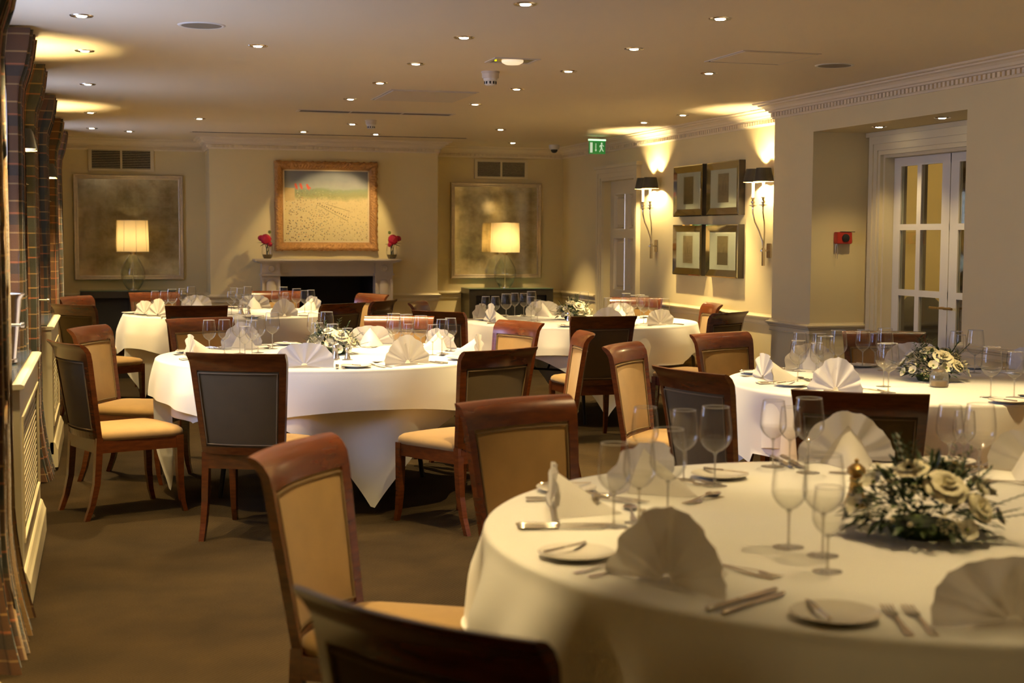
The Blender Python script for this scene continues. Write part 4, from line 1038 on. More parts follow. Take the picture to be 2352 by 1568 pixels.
CH = [  # back-top mid point, facing angle in degrees, label
 ((-.175, 7.471), 21, 'chair at the middle table, back turned, closest to the window curtains'),
 ((-.076, 8.694), -26, 'chair at the middle table with lit tan pad, second from the curtains'),
 ((.587, 6.600), 65, 'chair with shaded back standing alone before the middle table tablecloth'),
 ((1.823, 6.558), 117, 'chair at the middle table seen sideways, seat pointing to the tablecloth tip'),
 ((2.544, 8.677), -160, 'chair at the middle table with lit tan pad beside the corner table cloth'),
 ((1.92, 9.42), -112, 'chair behind the middle table, crest glinting behind the wine glasses'),
 ((2.33, 10.00), 38, 'dark-backed chair between the middle table and the corner table'),
 ((2.498, 11.463), -28, 'chair at the corner table whose orange crest faces the sideboard'),
 ((3.287, 9.158), 90, 'chair with shaded dark back centred before the corner table flowers'),
 ((2.603, 7.587), 170, 'chair at the middle table seen edge-on with its scroll towards the doors'),
 ((2.522, 6.713), -42, 'chair at the french-door table seen edge-on with its scroll towards the windows'),
 ((2.301, 5.344), 15, 'chair at the french-door table with glossy orange curved crest, back turned'),
 ((3.357, 7.381), -66, 'chair at the french-door table beneath the lower sailing prints'),
 ((4.362, 9.466), 124, 'chair at the corner table with dark back against the wall rail'),
 ((4.800, 10.75), 172, 'chair at the corner table, small orange crest lit against the picture wall'),
 ((4.600, 11.95), -118, 'chair at the corner table with tan pad in front of the panelled door'),
 ((.692, 11.182), 85, 'dark-backed chair before the fireplace table on its window side'),
 ((.609, 9.453), -66, 'chair behind the middle table on its window side, facing the viewer'),
 ((1.850, 11.343), 125, 'dark-backed chair before the fireplace table below the vase of peonies'),
 ((2.27, 11.80), 145, 'dark chair back just overlapping the lit one at the mantel pilaster'),
 ((2.418, 13.13), -155, 'chair at the fireplace table catching blue light on its crest'),
 ((1.628, 13.98), -101, 'chair tucked directly under the mantelpiece behind the wine glasses'),
 ((.468, 13.817), -80, 'chair in front of the curtain-side sideboard behind the fireplace table'),
 ((-.23, 13.05), -35, 'chair with orange crest in the corner beside the curtain-side sideboard'),
 ((-.22, 11.52), 42, 'dark-backed chair at the fireplace table closest to the curtains'),
 ((.480, 3.644), -33, 'chair at the front table with bright tan pad and red-brown crest'),
 ((.429, 1.977), 35, 'foremost chair, dark curved back cut off by the bottom edge'),
 ((1.314, 4.500), -68, 'chair at the front table with olive pad behind the napkin'),
 ((4.343, 7.300), -112, 'chair behind the french-door table against the glazed doors'),
 ((2.554, 4.443), 57, 'wide dark chair back between the front and french-door tables'),
 ((3.46, 4.28), 88, 'dark chair back cut off by the edge beyond the front table flowers'),
]
ch0 = None
for (mx_, my_), deg, lab in CH:
    a = math.radians(deg); d = (math.cos(a), math.sin(a)); loc = (mx_ + .30 * d[0], my_ + .30 * d[1], 0); rz = a - PI / 2
    if ch0 is None: ch0 = make_chair(lab); ch0.location = loc; ch0.rotation_euler = (0, 0, rz)
    else: dup(ch0, loc, rz, lab)

# ------------------------------------------------------------------ tables and cloths
ZT = .752
TB = {'T1': (1.20, 7.98, .93, 'middle table', 52), 'T2': (1.09, 12.57, .93, 'fireplace table', 75), 'T3': (3.68, 10.79, .93, 'corner table', 40),
      'T4': (1.78, 2.90, .97, 'front table', 25), 'T5': (3.68, 5.83, .91, 'french-door table', 20)}
def cloth_mesh(R, half, rot, seed, zt, ripple, rnd_corner=0.0, flare=.04, taper=0.0, org=(0, 0)):
    q = random.Random(seed); bm = bmesh.new(); NA = 288
    ph = [q.uniform(0, 6.28) for _ in range(6)]
    def hang(a):
        return min(hang0(a), .72)
    def hang0(a):
        b = a - rot; m = max(abs(math.cos(b)), abs(math.sin(b)))
        h = half / m; hr = half * 1.12
        return (h * (1 - rnd_corner) + hr * rnd_corner) - R
    rings = []
    c = bm.verts.new((0, 0, zt))
    for r_ in (.25, .5, .75, .9, .96):
        rings.append([bm.verts.new((R * r_ * math.cos(2 * PI * i / NA), R * r_ * math.sin(2 * PI * i / NA), zt)) for i in range(NA)])
    NV = 22
    er = .014
    for j in range(NV + 1):
        ring = []
        for i in range(NA):
            a = 2 * PI * i / NA; L = hang(a)
            if j <= 4:
                t_ = j / 4 * PI / 2; r_ = R - er + er * math.sin(t_); z = zt - er + er * math.cos(t_); s = 0
            else:
                s = ((j - 4) / (NV - 4)) ** 1.15; k = min(1, s * L / .13)
                b = a - rot; corner = abs(math.sin(2 * b)) ** 3
                fold = math.sin(9 * a + ph[0] + .9 * math.sin(2 * a + ph[1])) * .65 + math.sin(17 * a + ph[2] + 1.3 * math.sin(4 * a + ph[3])) * .45; fold = fold * (.75 + .5 * math.sin(3 * a + ph[5]))
                fc = math.sin(9 * a + ph[4]) * corner
                depth = s * L
                r_ = R + flare * (1 - math.exp(-depth * 9)) - taper * depth + ripple * k * (fold + .25) * (.55 + .45 * min(1, depth / .35)) + .03 * fc * k
                z = zt - er - depth * (1 - .0)
                if z < .012: r_ += (.012 - z) * .5; z = .012
                if z < .478:
                    wx, wy = org[0] + r_ * math.cos(a), org[1] + r_ * math.sin(a)
                    for sx, sy, c_, s_ in SEATS:
                        dx, dy = wx - sx, wy - sy; u_ = dx * c_ + dy * s_; v_ = -dx * s_ + dy * c_
                        if abs(u_) < .262 and abs(v_) < .262: z = .478 - .012 * s; break
            ring.append(bm.verts.new((r_ * math.cos(a), r_ * math.sin(a), z)))
        rings.append(ring)
    for i in range(NA): bm.faces.new((c, rings[0][i], rings[0][(i + 1) % NA]))
    for A, B in zip(rings, rings[1:]):
        for i in range(NA): bm.faces.new((A[i], B[i], B[(i + 1) % NA], A[(i + 1) % NA]))
    return bm
SEATS = [(mx_ + .30 * math.cos(math.radians(dg)), my_ + .30 * math.sin(math.radians(dg)), math.cos(math.radians(dg)), math.sin(math.radians(dg))) for (mx_, my_), dg, _l in CH]
for key, (x, y, R, nm, rot) in TB.items():
    rr = math.radians(rot)
    t = thing('banquet_table', 'round folding banquet table under the white cloths, the ' + nm, 'table', (x, y, 0), rr, 'round banquet tables')
    obj('table_top', lathe([(0, .72), (R - .012, .72), (R - .006, .725), (R - .006, .742), (R - .012, .745), (0, .745)], 64), M['lacquer'], t)
    for s in (-1, 1):
        bm = bmesh.new()
        for ss in (-1, 1): add_tube(bm, [(s * .48, ss * .30, .72), (s * .50, ss * .32, .35), (s * .52, ss * .36, .0)], .014, 8)
        add_tube(bm, [(s * .495, -.31, .40), (s * .495, .31, .40)], .009, 6); add_tube(bm, [(s * .49, 0, .40), (s * .25, 0, .70), (s * .05, 0, .71)], .008, 6)
        obj('leg_frame', bm, M['iron'], t, smooth=True)
    u = obj('tablecloth', cloth_mesh(R, {'T1': 1.16}.get(key, 1.13), rr, 5 + rot, ZT - .003, .034, 0, -.012, .03, (x, y)), M['cloth'], None, smooth='all', loc=(x, y, 0))
    tag(u, 'long square white undercloth with corners near the carpet on the ' + nm, 'tablecloth', 'white undercloths')
    hv = {'T1': 1.03, 'T2': 1.12, 'T3': 1.06, 'T4': 1.42, 'T5': 1.08}[key]
    u = obj('tablecloth', cloth_mesh(R + .004, hv, rr + PI / 4 + (-.4 if key == 'T3' else 0), 50 + rot, ZT, {'T4': .062, 'T5': .022}.get(key, .030), {'T1': .75}.get(key, .45), .022 if key == 'T5' else .035, 0, (x, y)), M['cloth'], None, smooth='all', loc=(x, y, 0))
    tag(u, 'white linen top cloth laid with places on the ' + nm, 'tablecloth', 'white top cloths')

# ------------------------------------------------------------------ tableware prototypes
def sector(x, y, T):
    a = math.degrees(math.atan2(y - TB[T][1], x - TB[T][0])) % 360
    return ['door side', 'door side towards fireplace', 'fireplace side towards doors', 'fireplace side', 'fireplace side towards windows', 'window side towards fireplace', 'window side', 'window side towards camera', 'camera side towards windows', 'camera side', 'camera side towards doors', 'door side towards camera'][int(((a + 15) % 360) // 30)]
def wine_glass(kind):
    k = {'L': (.215, .044, .036, .088, .112), 'M': (.195, .038, .031, .080, .100), 'S': (.172, .032, .027, .072, .085)}[kind]
    h, rb, rt, stem, bowl = k
    t = thing('wine_glass', '', 'wine glass', (0, 0, 0), 0, 'wine glasses on the tables')
    z0 = stem; pr = []
    for i in range(15):
        s = i / 14; z = z0 + (h - z0) * s
        r_ = rb * math.sin(PI / 2 * min(1, s / .38)) ** .62 if s < .38 else rb + (rt - rb) * ((s - .38) / .62) ** 1.6
        pr.append((max(.003, r_), z))
    b = obj('bowl', lathe(pr[5:], 32), M['glass'], t, smooth='all')
    obj('bowl_base', lathe(pr[:6], 32), M['thickglass'], b, smooth='all')
    obj('rim', lathe([(rt + .0004, h - .0012), (rt + .0009, h), (rt, h + .0006), (rt - .0008, h), (rt - .0004, h - .0012)], 32), M['rimglass'], b, smooth='all')
    obj('stem', lathe([(.0034, .006), (.003, .02), (.0028, stem * .6), (.0034, stem - .006), (.007, stem + .002), (.003, stem + .004), (0, stem + .004)], 12), M['stemglass'], t, smooth=True)
    obj('foot', lathe([(.0034, .007), (.010, .004), (.026, .0016), (.034 if kind != 'S' else .030, .0008), (.034 if kind != 'S' else .030, 0), (0, 0)], 28), M['glass'], t, smooth=True)
    return t
M['rimglass'] = glass_mat('glass_rim', (.95, .95, .92), .2, .45, .45)  # whitened to paint a bright highlight along the rim
M['thickglass'] = glass_mat('glass_bowl_base', (.97, .97, .94), .3, .06, .04)  # white mixed in stands for the tablecloth refracted in the bowl
M['stemglass'] = glass_mat('glass_stem', (.93, .92, .88), .35, .18, .14)  # stem lightened the same way, gleam put into the colour
GP = {'T4': [(1.455, 3.70, 'M'), (1.535, 3.61, 'M'), (1.581, 3.505, 'L'), (1.128, 3.06, 'M'), (1.20, 3.085, 'M'), (1.287, 3.121, 'L'), (1.880, 3.76, 'M'), (1.945, 3.78, 'S'), (1.928, 3.634, 'L'), (2.323, 3.536, 'M'), (2.40, 3.58, 'S'), (2.319, 3.385, 'L'), (1.42, 2.758, 'M'), (1.452, 2.665, 'L'), (1.391, 2.532, 'S')],
 'T1': [(.571, 8.141, 'M'), (.658, 8.166, 'M'), (.745, 8.188, 'L'), (.85, 8.21, 'L'), (.962, 8.477, 'L'), (.801, 8.06, 'M'), (.747, 7.909, 'S'), (1.20, 8.395, 'L'), (1.291, 8.512, 'L'), (1.126, 7.769, 'M'), (1.191, 7.642, 'M'), (1.269, 7.63, 'S'), (1.646, 8.243, 'L'), (1.70, 8.14, 'L'), (1.591, 7.926, 'M'), (1.669, 7.93, 'S'), (1.752, 7.98, 'L'), (1.79, 7.84, 'S'), (1.87, 7.95, 'M'), (1.947, 8.06, 'M')],
 'T2': [(.428, 12.483, 'M'), (.503, 12.471, 'M'), (.565, 12.40, 'L'), (.683, 13.062, 'M'), (.682, 12.594, 'M'), (.758, 12.98, 'L'), (1.151, 13.21, 'M'), (1.197, 13.091, 'M'), (1.25, 12.92, 'L'), (1.048, 12.264, 'M'), (1.118, 12.356, 'S'), (1.168, 12.253, 'S'), (1.443, 12.468, 'M'), (1.548, 12.747, 'L'), (1.546, 12.576, 'S'), (1.607, 12.307, 'L'), (1.693, 12.43, 'M'), (1.763, 12.53, 'M')],
 'T3': [(2.936, 10.956, 'M'), (3.012, 10.943, 'M'), (3.10, 10.94, 'L'), (3.351, 11.559, 'M'), (3.41, 11.49, 'M'), (3.45, 11.40, 'L'), (3.285, 10.859, 'M'), (3.308, 10.76, 'S'), (3.864, 11.244, 'L'), (3.821, 10.543, 'M'), (3.892, 10.534, 'S'), (3.952, 10.47, 'S'), (4.098, 10.88, 'L'), (4.20, 10.97, 'M'), (4.288, 11.036, 'M'), (4.039, 10.328, 'L'), (4.13, 10.36, 'M'), (4.216, 10.33, 'M')],
 'T5': [(3.364, 6.455, 'M'), (3.435, 6.386, 'M'), (3.495, 6.30, 'L'), (3.095, 5.951, 'M'), (3.26, 6.08, 'S'), (3.225, 5.935, 'L'), (3.805, 6.601, 'M'), (3.90, 6.64, 'S'), (3.813, 6.40, 'L'), (3.281, 5.469, 'L'), (3.393, 5.697, 'M'), (4.211, 6.373, 'M'), (4.28, 6.44, 'S'), (4.186, 6.171, 'L'), (3.597, 5.182, 'L'), (3.695, 5.159, 'M')]}
KN = {'L': 'large balloon wine glass', 'M': 'medium tulip wine glass', 'S': 'small round wine glass'}
proto = {}
def place_copy(key, maker, loc, rz, lab, group=None, s=None):
    if key not in proto:
        o = maker(); proto[key] = o; o.location = loc; o.rotation_euler = (0, 0, rz); o['label'] = lab
        if group: o['group'] = group
        if s: o.scale = (s, s, s)
        return o
    return dup(proto[key], loc, rz, lab, group, s)
for T, lst in GP.items():
    bins = {}
    for g in lst: bins.setdefault((sector(g[0], g[1], T), g[2]), []).append(g)
    for (sec, k), gs in bins.items():
        gs.sort(key=lambda g: math.hypot(g[0] - TB[T][0], g[1] - TB[T][1]))
        for i, g in enumerate(gs):
            ex = '' if len(gs) == 1 else (', inner one' if i == 0 else ', outer one' if i == len(gs) - 1 else ', middle one')
            place_copy('g' + k, lambda: wine_glass(k), (g[0], g[1], ZT + .0005), rnd.uniform(0, 6), '%s on the %s, %s%s' % (KN[k], TB[T][3], sec, ex))

def napkin_mesh(seed):
    """a pleated fan standing on edge, facing -Y, with its folded tail running to +Y"""
    q = random.Random(seed); bm = bmesh.new(); R = .124; npl = 6
    N = npl * 6; rows_ = []
    for j in range(9):
        r_ = .012 + (R - .012) * j / 8; row = []
        for i in range(N + 1):
            a = -.12 + (PI + .24) * i / N; ph = (i % 6) / 6
            tri = math.sin(2 * PI * ph) + .35 * math.sin(4 * PI * ph + 1)
            yy = .0062 * tri * (r_ / R) ** .8 + .016 * math.sin(a) * (r_ / R) * .8
            rr_ = r_ * (1 + .03 * math.sin(3 * a + seed)) * (1 - .03 * (tri > .5))
            x = rr_ * math.cos(a) * 1.17; z = .012 + rr_ * math.sin(a) * (1.0 + .10 * math.sin(2.2 * a + seed))
            row.append(bm.verts.new((x, yy - .008, max(.001, z))))
        rows_.append(row)
    for A, B in zip(rows_, rows_[1:]):
        for i in range(N): bm.faces.new((A[i], A[i + 1], B[i + 1], B[i]))
    # folded tail: a two-sided ridge from high on the fan to a point on the cloth
    rid = []; n = 10
    for i in range(n + 1):
        s = i / n; w_ = .074 * (1 - s) ** .8 + .003; h = .104 * (1 - s) ** 1.15 + .004
        y = .006 + .165 * s
        c = .006 * math.sin(6 * s + seed)
        rid.append([bm.verts.new(p) for p in ((-w_, y, .001), (-w_ * .52 + c, y, h * .55), (c, y - .004, h), (w_ * .5 + c, y, h * .60), (w_, y, .001))])
    for A, B in zip(rid, rid[1:]):
        for i in range(4): bm.faces.new((A[i], A[i + 1], B[i + 1], B[i]))
    # flat foot of the fold
    f1 = [bm.verts.new(p) for p in ((-.085, -.022, .0012), (.085, -.022, .0012), (.06, .05, .0014), (-.06, .05, .0014))]; bm.faces.new(f1)
    return bm
NP = {'T4': [(1.043, 3.254), (1.035, 2.500), (1.50, 2.08), (1.375, 3.50), (2.13, 3.78), (2.56, 3.44)],
 'T1': [(.46, 8.00), (.80, 8.66), (.98, 7.22), (1.581, 8.62), (1.52, 7.26), (1.93, 8.26), (2.03, 7.74)],
 'T2': [(.34, 12.29), (.44, 12.08), (.83, 13.33), (1.35, 13.30), (1.44, 11.83), (1.83, 12.87)],
 'T3': [(2.97, 11.25), (2.92, 10.74), (3.60, 11.55), (4.22, 11.35), (3.62, 10.0), (4.088, 10.121)],
 'T5': [(2.998, 6.10), (3.06, 5.52), (3.50, 6.60), (4.10, 6.58), (3.85, 5.01), (4.52, 6.16)]}
NROT = {('T4', 0): 10, ('T4', 4): 8, ('T1', 0): 8, ('T1', 3): 10, ('T5', 0): 12, ('T2', 0): 10}
nap = [None, None, None]
def mk_nap(v):
    o = obj('napkin', napkin_mesh(v * 3 + 1), M['napkin'], None, smooth='all'); tag(o, '', 'napkin', 'pleated fan napkins'); return o
def fork_mesh(L=.20):
    bm = bmesh.new(); h = .0018
    secs = []
    for y, w_, z in ((0, .0085, .0), (.02, .0095, .0008), (.05, .006, .0016), (.10, .0032, .005), (.125, .0035, .006), (.135, .011, .003), (.148, .0125, .0018)):
        secs.append([(-w_, y, z + .0004), (w_, y, z + .0004), (w_, y, z + .0004 + h), (-w_, y, z + .0004 + h)])
    add_loft(bm, secs)
    for k in range(4):
        x = -.0105 + .007 * k
        add_loft(bm, [[(x - .0017, y, z), (x + .0017, y, z), (x + .0017, y, z + .0016), (x - .0017, y, z + .0016)] for y, z in ((.147, .0022), (.175, .0030), (.196, .0065))])
    return xform(bm, Matrix.Translation((0, -.10, 0)))
def knife_mesh():
    bm = bmesh.new()
    secs = []
    for y, r1, r2 in ((0, .004, .003), (.004, .0085, .0055), (.02, .0078, .005), (.06, .0065, .0045), (.092, .0060, .0042), (.098, .0078, .005), (.103, .0045, .0035)):
        secs.append([(r1 * math.cos(2 * PI * k / 10), y, .0058 + r2 * math.sin(2 * PI * k / 10)) for k in range(10)])
    add_loft(bm, secs)
    add_loft(bm, [[(a, y, .0048), (b, y, .0052), (b, y, .0062), (a, y, .0068)] for y, a, b in ((.10, -.004, .004), (.125, -.0075, .0085), (.18, -.0075, .0105), (.212, -.0070, .008), (.224, -.0055, -.002))])
    return xform(bm, Matrix.Translation((0, -.112, 0)))
def spoon_mesh():
    bm = bmesh.new(); secs = []
    for y, w_, z in ((0, .0085, 0), (.02, .0092, .0006), (.05, .0055, .0015), (.10, .0032, .005), (.13, .0035, .0065)):
        secs.append([(-w_, y, z + .0004), (w_, y, z + .0004), (w_, y, z + .0024), (-w_, y, z + .0024)])
    add_loft(bm, secs)
    rows_ = []
    for j in range(4):
        r_ = j / 3; rows_.append([bm.verts.new((.020 * r_ * math.cos(2 * PI * i / 16), .158 + .030 * r_ * math.sin(2 * PI * i / 16), .0012 + .0062 * r_ * r_)) for i in range(16)] if j else [bm.verts.new((0, .158, .0012))])
    for i in range(16): bm.faces.new((rows_[0][0], rows_[1][i], rows_[1][(i + 1) % 16]))
    for A, B in zip(rows_[1:], rows_[2:]):
        for i in range(16): bm.faces.new((A[i], A[(i + 1) % 16], B[(i + 1) % 16], B[i]))
    return xform(bm, Matrix.Translation((0, -.095, 0)))
def mk(name, bmf, cat, grp, m='silver', sm=True):
    def f():
        o = obj(name, bmf(), M[m], None, smooth=sm); tag(o, '', cat, grp); return o
    return f
mk_fork = mk('fork', fork_mesh, 'fork', 'table forks'); mk_knife = mk('knife', knife_mesh, 'knife', 'table knives'); mk_spoon = mk('spoon', spoon_mesh, 'spoon', 'dessert spoons')
mk_plate = mk('side_plate', lambda: lathe([(0, .002), (.045, .002), (.050, .0035), (.078, .012), (.080, .013), (.079, .0145), (.050, .0065), (.044, .0045), (0, .0045)], 40), 'plate', 'white side plates', 'china')
for T, lst in NP.items():
    tx, ty, R, tn, _ = TB[T]; seen = {}
    for i, (x, y) in enumerate(lst):
        a = math.atan2(ty - y, tx - x) + math.radians(NROT.get((T, i), rnd.uniform(-8, 8)))   # direction towards the table centre
        sec = sector(x, y, T)
        if sec in seen: sec = 'second place at ' + sec
        seen[sec] = 1
        nm = '%s, %s' % (tn, sec)
        f = Vector((math.cos(a), math.sin(a))); r = Vector((math.sin(a), -math.cos(a)))     # forward, diner's right
        P = lambda fr, rt: (x + f.x * fr + r.x * rt, y + f.y * fr + r.y * rt)
        far = T in ('T2', 'T3')
        place_copy('nap%d' % (i % 3), (lambda v=i % 3: mk_nap(v)), (x, y, ZT + .0005), a - PI / 2, 'white fan-folded napkin, ' + nm, None, 1.0 + rnd.uniform(-.04, .06))
        p = P(.02, .165); place_copy('knife', mk_knife, (*p, ZT + .0005), a - PI / 2 + .05, 'silver table knife beside the napkin, ' + nm)
        if not far:
            p = P(.015, .195); place_copy('knife', mk_knife, (*p, ZT + .0005), a - PI / 2 + .08, 'outer silver fish knife beside the napkin, ' + nm, None, .93)
            p = P(.03, -.190); place_copy('fork', mk_fork, (*p, ZT + .0005), a - PI / 2 - .03, 'outer silver fork beside the napkin, ' + nm, None, .93)
            p = P(.19, .01); place_copy('spoon', mk_spoon, (*p, ZT + .0005), a + rnd.uniform(-.1, .1), 'silver dessert spoon above the napkin, ' + nm, None, .95)
            p = P(.215, .03); place_copy('fork', mk_fork, (*p, ZT + .0005), a + PI + rnd.uniform(-.1, .1), 'small dessert fork above the napkin, ' + nm, None, .8)
        p = P(.03, -.150); place_copy('fork', mk_fork, (*p, ZT + .0005), a - PI / 2, 'silver dinner fork beside the napkin, ' + nm)
        p = P(.045, -.295); place_copy('plate', mk_plate, (*p, ZT + .0005), 0, 'white china side plate, ' + nm)
        p = P(.045, -.325)
        place_copy('knife', mk_knife, (*p, ZT + .014), a - PI / 2 + .1, 'butter knife resting on the side plate, ' + nm, None, .62)

# ------------------------------------------------------------------ flower arrangements
def rose_bm(r, seed, open_=1.0):
    q = random.Random(seed); bm = bmesh.new()
    for L in range(4):
        n = (3, 5, 6, 7)[L]; rad = r * (.18, .42, .70, 1.0)[L]; hz = r * (.55, .52, .42, .18)[L]
        for k in range(n):
            a0 = 2 * PI * k / n + L * .7; wd = 2 * PI / n * .75
            g = []
            for j in range(4):
                s = j / 3; row = []
                for i in range(5):
                    t_ = i / 4 * 2 - 1; a = a0 + t_ * wd * (.5 + .5 * s)
                    rr_ = rad * (.25 + .75 * s ** .7) * (1 + .12 * (1 - t_ * t_)) + .12 * r * s * s * (L > 1)
                    z = hz * math.sin(PI / 2 * s) - (.10 * r * t_ * t_ * s) - .22 * r * (L / 3) * s * s
                    row.append(bm.verts.new((rr_ * math.cos(a), rr_ * math.sin(a), z)))
                g.append(row)
            for A, B in zip(g, g[1:]):
                for i in range(4): bm.faces.new((A[i], A[i + 1], B[i + 1], B[i]))
    add_lathe(bm, [(0, r * .55), (r * .16, r * .42), (r * .2, 0), (0, -r * .2)], 10)
    return bm
def blossom_bm(r):
    bm = bmesh.new()
    for k in range(7):
        a0 = 2 * PI * k / 7; g = []
        for j in range(4):
            s = j / 3; row = []
            for i in range(3):
                t_ = i - 1; a = a0 + t_ * .62 * math.sin(PI * (.2 + .6 * s)); rr_ = r * (.18 + .82 * s)
                row.append(bm.verts.new((rr_ * math.cos(a), rr_ * math.sin(a), r * (.45 * s * s - .05 * abs(t_)))))
            g.append(row)
        for A, B in zip(g, g[1:]):
            for i in range(2): bm.faces.new((A[i], A[i + 1], B[i + 1], B[i]))
    return bm
me_cache = {}
def part_copy(key, bmf, name, m, parent, mtx):
    if key not in me_cache:
        o = obj(name, bmf(), m, parent, smooth='all'); me_cache[key] = o.data
    else:
        o = bpy.data.objects.new(name, me_cache[key]); C.objects.link(o); o.parent = parent
    o.matrix_local = mtx; return o
def flowers(x, y, R, H, seed, lab, nleaf=260, hero=None):
    q = random.Random(seed); t = thing('flower_arrangement', lab, 'flowers', (x, y, ZT + .001), 0, 'white and green table centrepieces')
    obj('dish', lathe([(0, 0), (.07, 0), (.08, .02), (.075, .03), (0, .03)], 24), M['leaf'], t, smooth=True)
    def surf(th, ph, k=1):
        return Vector((R * k * math.sin(ph) * math.cos(th), R * k * math.sin(ph) * math.sin(th), .03 + (H - .03) * k * math.cos(ph)))
    bm = bmesh.new()
    for i in range(nleaf):
        th = q.uniform(0, 2 * PI); ph = math.acos(q.uniform(-.03, 1)); p = surf(th, ph, q.uniform(.45, .95)); d = Vector((math.cos(th) * math.sin(ph), math.sin(th) * math.sin(ph), math.cos(ph) * .8)) + Vector((q.uniform(-.5, .5), q.uniform(-.5, .5), q.uniform(-.3, .4)))
        add_leaf(bm, p, d, q.uniform(.03, .055), q.uniform(.005, .010), q.uniform(0, .5))
    for i in range(16):       # sprays of narrow leaves poking out
        th = q.uniform(0, 2 * PI); ph = q.uniform(.25, 1.45); p = surf(th, ph, .8); d = Vector((math.cos(th) * math.sin(ph), math.sin(th) * math.sin(ph), math.cos(ph) + .1)).normalized(); L = q.uniform(.06, .10)
        add_tube(bm, [p, p + d * L], .0012, 4); s = d.cross(Z); s = s.normalized() if s.length > .05 else Vector((1, 0, 0))
        for k in range(9):
            sg = 1 if k % 2 else -1; add_leaf(bm, p + d * L * (.25 + .09 * k), d * .8 + s * sg * .9, .022, .0035, .1)
    for v in bm.verts:
        if v.co.z < .003: v.co.z = .003
    o = obj('foliage', bm, M['leaf'], t); o['kind'] = 'stuff'
    bm = bmesh.new()
    for i in range(nleaf // 5):
        th = q.uniform(0, 2 * PI); ph = math.acos(q.uniform(0.02, 1)); p = surf(th, ph, q.uniform(.7, .98)); d = Vector((math.cos(th), math.sin(th), q.uniform(-.2, .8)))
        add_leaf(bm, p, d, q.uniform(.02, .04), q.uniform(.004, .008), .3)
    for v in bm.verts:
        if v.co.z < .003: v.co.z = .003
    o = obj('pale_foliage', bm, M['leaf2'], t); o['kind'] = 'stuff'
    taken = []
    def put(key, bmf, name, m, th, ph, k, sc, hrt=False):
        p = surf(th, ph, k); d = (p - Vector((0, 0, -.02))).normalized(); taken.append((p, sc))
        mt = Matrix.Translation(p) @ d.to_track_quat('Z', 'Y').to_matrix().to_4x4() @ Matrix.Rotation(q.uniform(0, 6), 4, 'Z') @ Matrix.Scale(sc, 4)
        o = part_copy(key, bmf, name, m, t, mt)
        if hrt: part_copy('heart', lambda: lathe([(0, .30), (.16, .22), (.2, .06), (0, 0)], 10), 'heart', M['heart'], o, Matrix())
        return o
    # a few large ivory roses
    base = math.atan2(-y, -x)      # towards the viewer's side of the room
    for k, (dth, ph, s) in enumerate(hero or ((.45, .75, .042), (-.5, .35, .034), (2.4, .6, .034), (.95, 1.15, .030))):
        put('rose', lambda: rose_bm(1, 2), 'rose', M['petal'], base + dth, ph, .95, s)
    n = 0; tries = 0
    while n < 16 and tries < 300:
        tries += 1; th = q.uniform(0, 2 * PI); ph = math.acos(q.uniform(.02, .97)); p = surf(th, ph, .97); s = q.uniform(.019, .028)
        if any((p - a).length < (s + b) * .85 for a, b in taken): continue
        put('blossom', lambda: blossom_bm(1), 'blossom', M['petalw'], th, ph, .97, s, True); n += 1
    n = 0; tries = 0
    while n < 9 and tries < 200:
        tries += 1; th = q.uniform(0, 2 * PI); ph = math.acos(q.uniform(.05, .9)); p = surf(th, ph, .93); s = .026
        if any((p - a).length < (s + b) * .75 for a, b in taken): continue
        def cl():
            b = bmesh.new(); qq = random.Random(4)
            for i in range(46):
                a_, c_ = qq.uniform(0, 6.28), math.acos(qq.uniform(-.1, 1)); r_ = qq.uniform(.8, 1)
                add_lathe(b, [(0, -.09), (.09, 0), (0, .09)], 6, r_ * math.sin(c_) * math.cos(a_), r_ * math.sin(c_) * math.sin(a_), r_ * math.cos(c_) * .7)
            return b
        put('floret', cl, 'floret_cluster', M['berry'], th, ph, .93, s); n += 1
    for k in range(10):
        th = q.uniform(0, 2 * PI); ph = math.acos(q.uniform(.1, .95)); put('bud', lambda: lathe([(0, -.9), (.5, -.4), (.6, .2), (.35, .9), (0, 1.1)], 10), 'bud', M['petal'], th, ph, 1.02, .010)
    return t
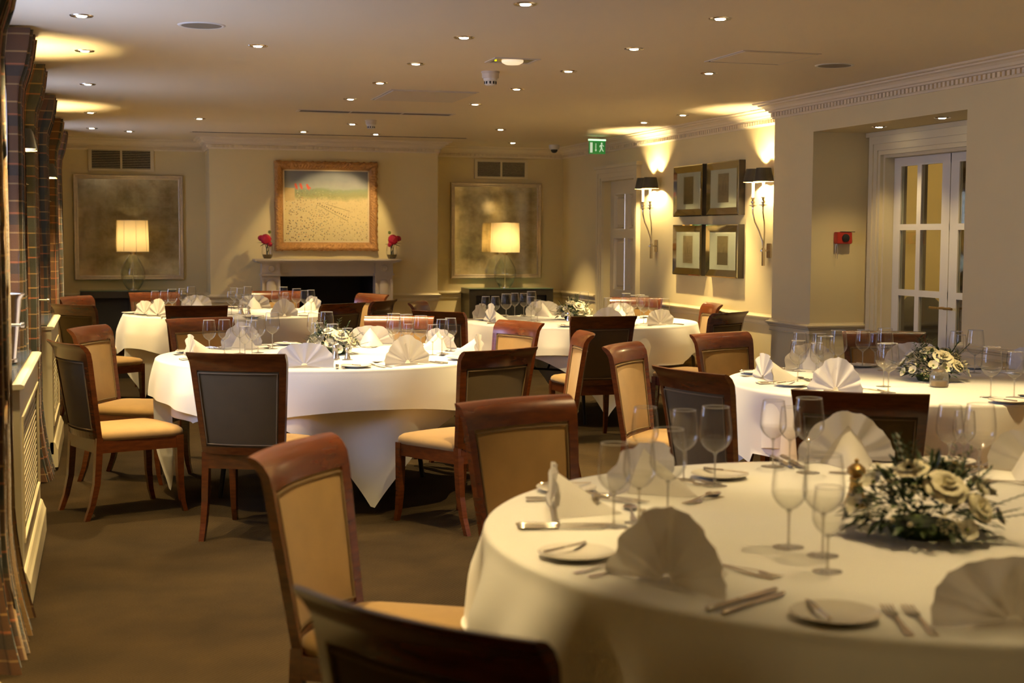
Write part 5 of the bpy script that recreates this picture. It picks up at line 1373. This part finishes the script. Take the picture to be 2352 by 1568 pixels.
flowers(1.775, 2.80, .172, .172, 11, 'large dome of ivory roses and dark leaves on the front table', 420)
flowers(1.255, 8.05, .150, .145, 12, 'cream and green centrepiece among the glasses on the middle table')
flowers(3.690, 11.00, .155, .150, 13, 'white and dark green centrepiece on the corner table by the door')
flowers(3.765, 5.88, .155, .160, 14, 'white flowers with one open ivory rose on the french-door table')

# salt and pepper mills, votive jars
def mill(x, y, T, lab, m='silver', s=1.0):
    t = thing('pepper_mill', lab, 'mill', (x, y, ZT + .0005), 0, 'table mills'); t.scale = (s, s, s)
    obj('mill_body', lathe([(0, 0), (.022, 0), (.023, .006), (.015, .03), (.012, .05), (.014, .058), (.010, .062), (0, .062)], 20), M[m], t, smooth=True)
    obj('mill_cap', lathe([(.011, .062), (.019, .068), (.018, .078), (.008, .086), (.003, .088), (.005, .094), (0, .098)], 20), M[m], t, smooth=True)
mill(1.215, 7.700, 'T1', 'silver pepper mill in front of the middle table flowers'); mill(1.275, 7.665, 'T1', 'silver salt shaker in front of the middle table flowers', s=.8); 
mill(1.800, 3.14, 'T4', 'brass-coloured pepper mill behind the glasses on the front table', 'brass', 1.25); mill(1.14, 3.22, 'T4', 'small silver salt shaker on the front table, window side', s=.55)
mill(3.56, 10.74, 'T3', 'silver pepper mill in front of the corner table flowers', s=.9)
mill(1.13, 12.25, 'T2', 'silver pepper mill on the fireplace table', s=1.0); mill(1.19, 12.22, 'T2', 'silver salt shaker on the fireplace table', s=.8)
t = thing('votive_jar', 'squat clear glass jar with gold candle in front of the french-door table flowers', 'jar', (3.630, 5.62, ZT + .0005), 0)
obj('jar', lathe([(0, .002), (.038, .002), (.042, .008), (.042, .055), (.036, .066), (.022, .072)], 24), M['stemglass'], t, smooth=True)
obj('jar_base', lathe([(0, .0), (.030, .0), (.036, .004), (.036, .028), (0, .028)], 20), M['brass'], t, smooth=True)
obj('lid', lathe([(.026, .070), (.030, .074), (.022, .082), (.006, .086), (.008, .094), (0, .098)], 20), M['silver'], t, smooth=True)
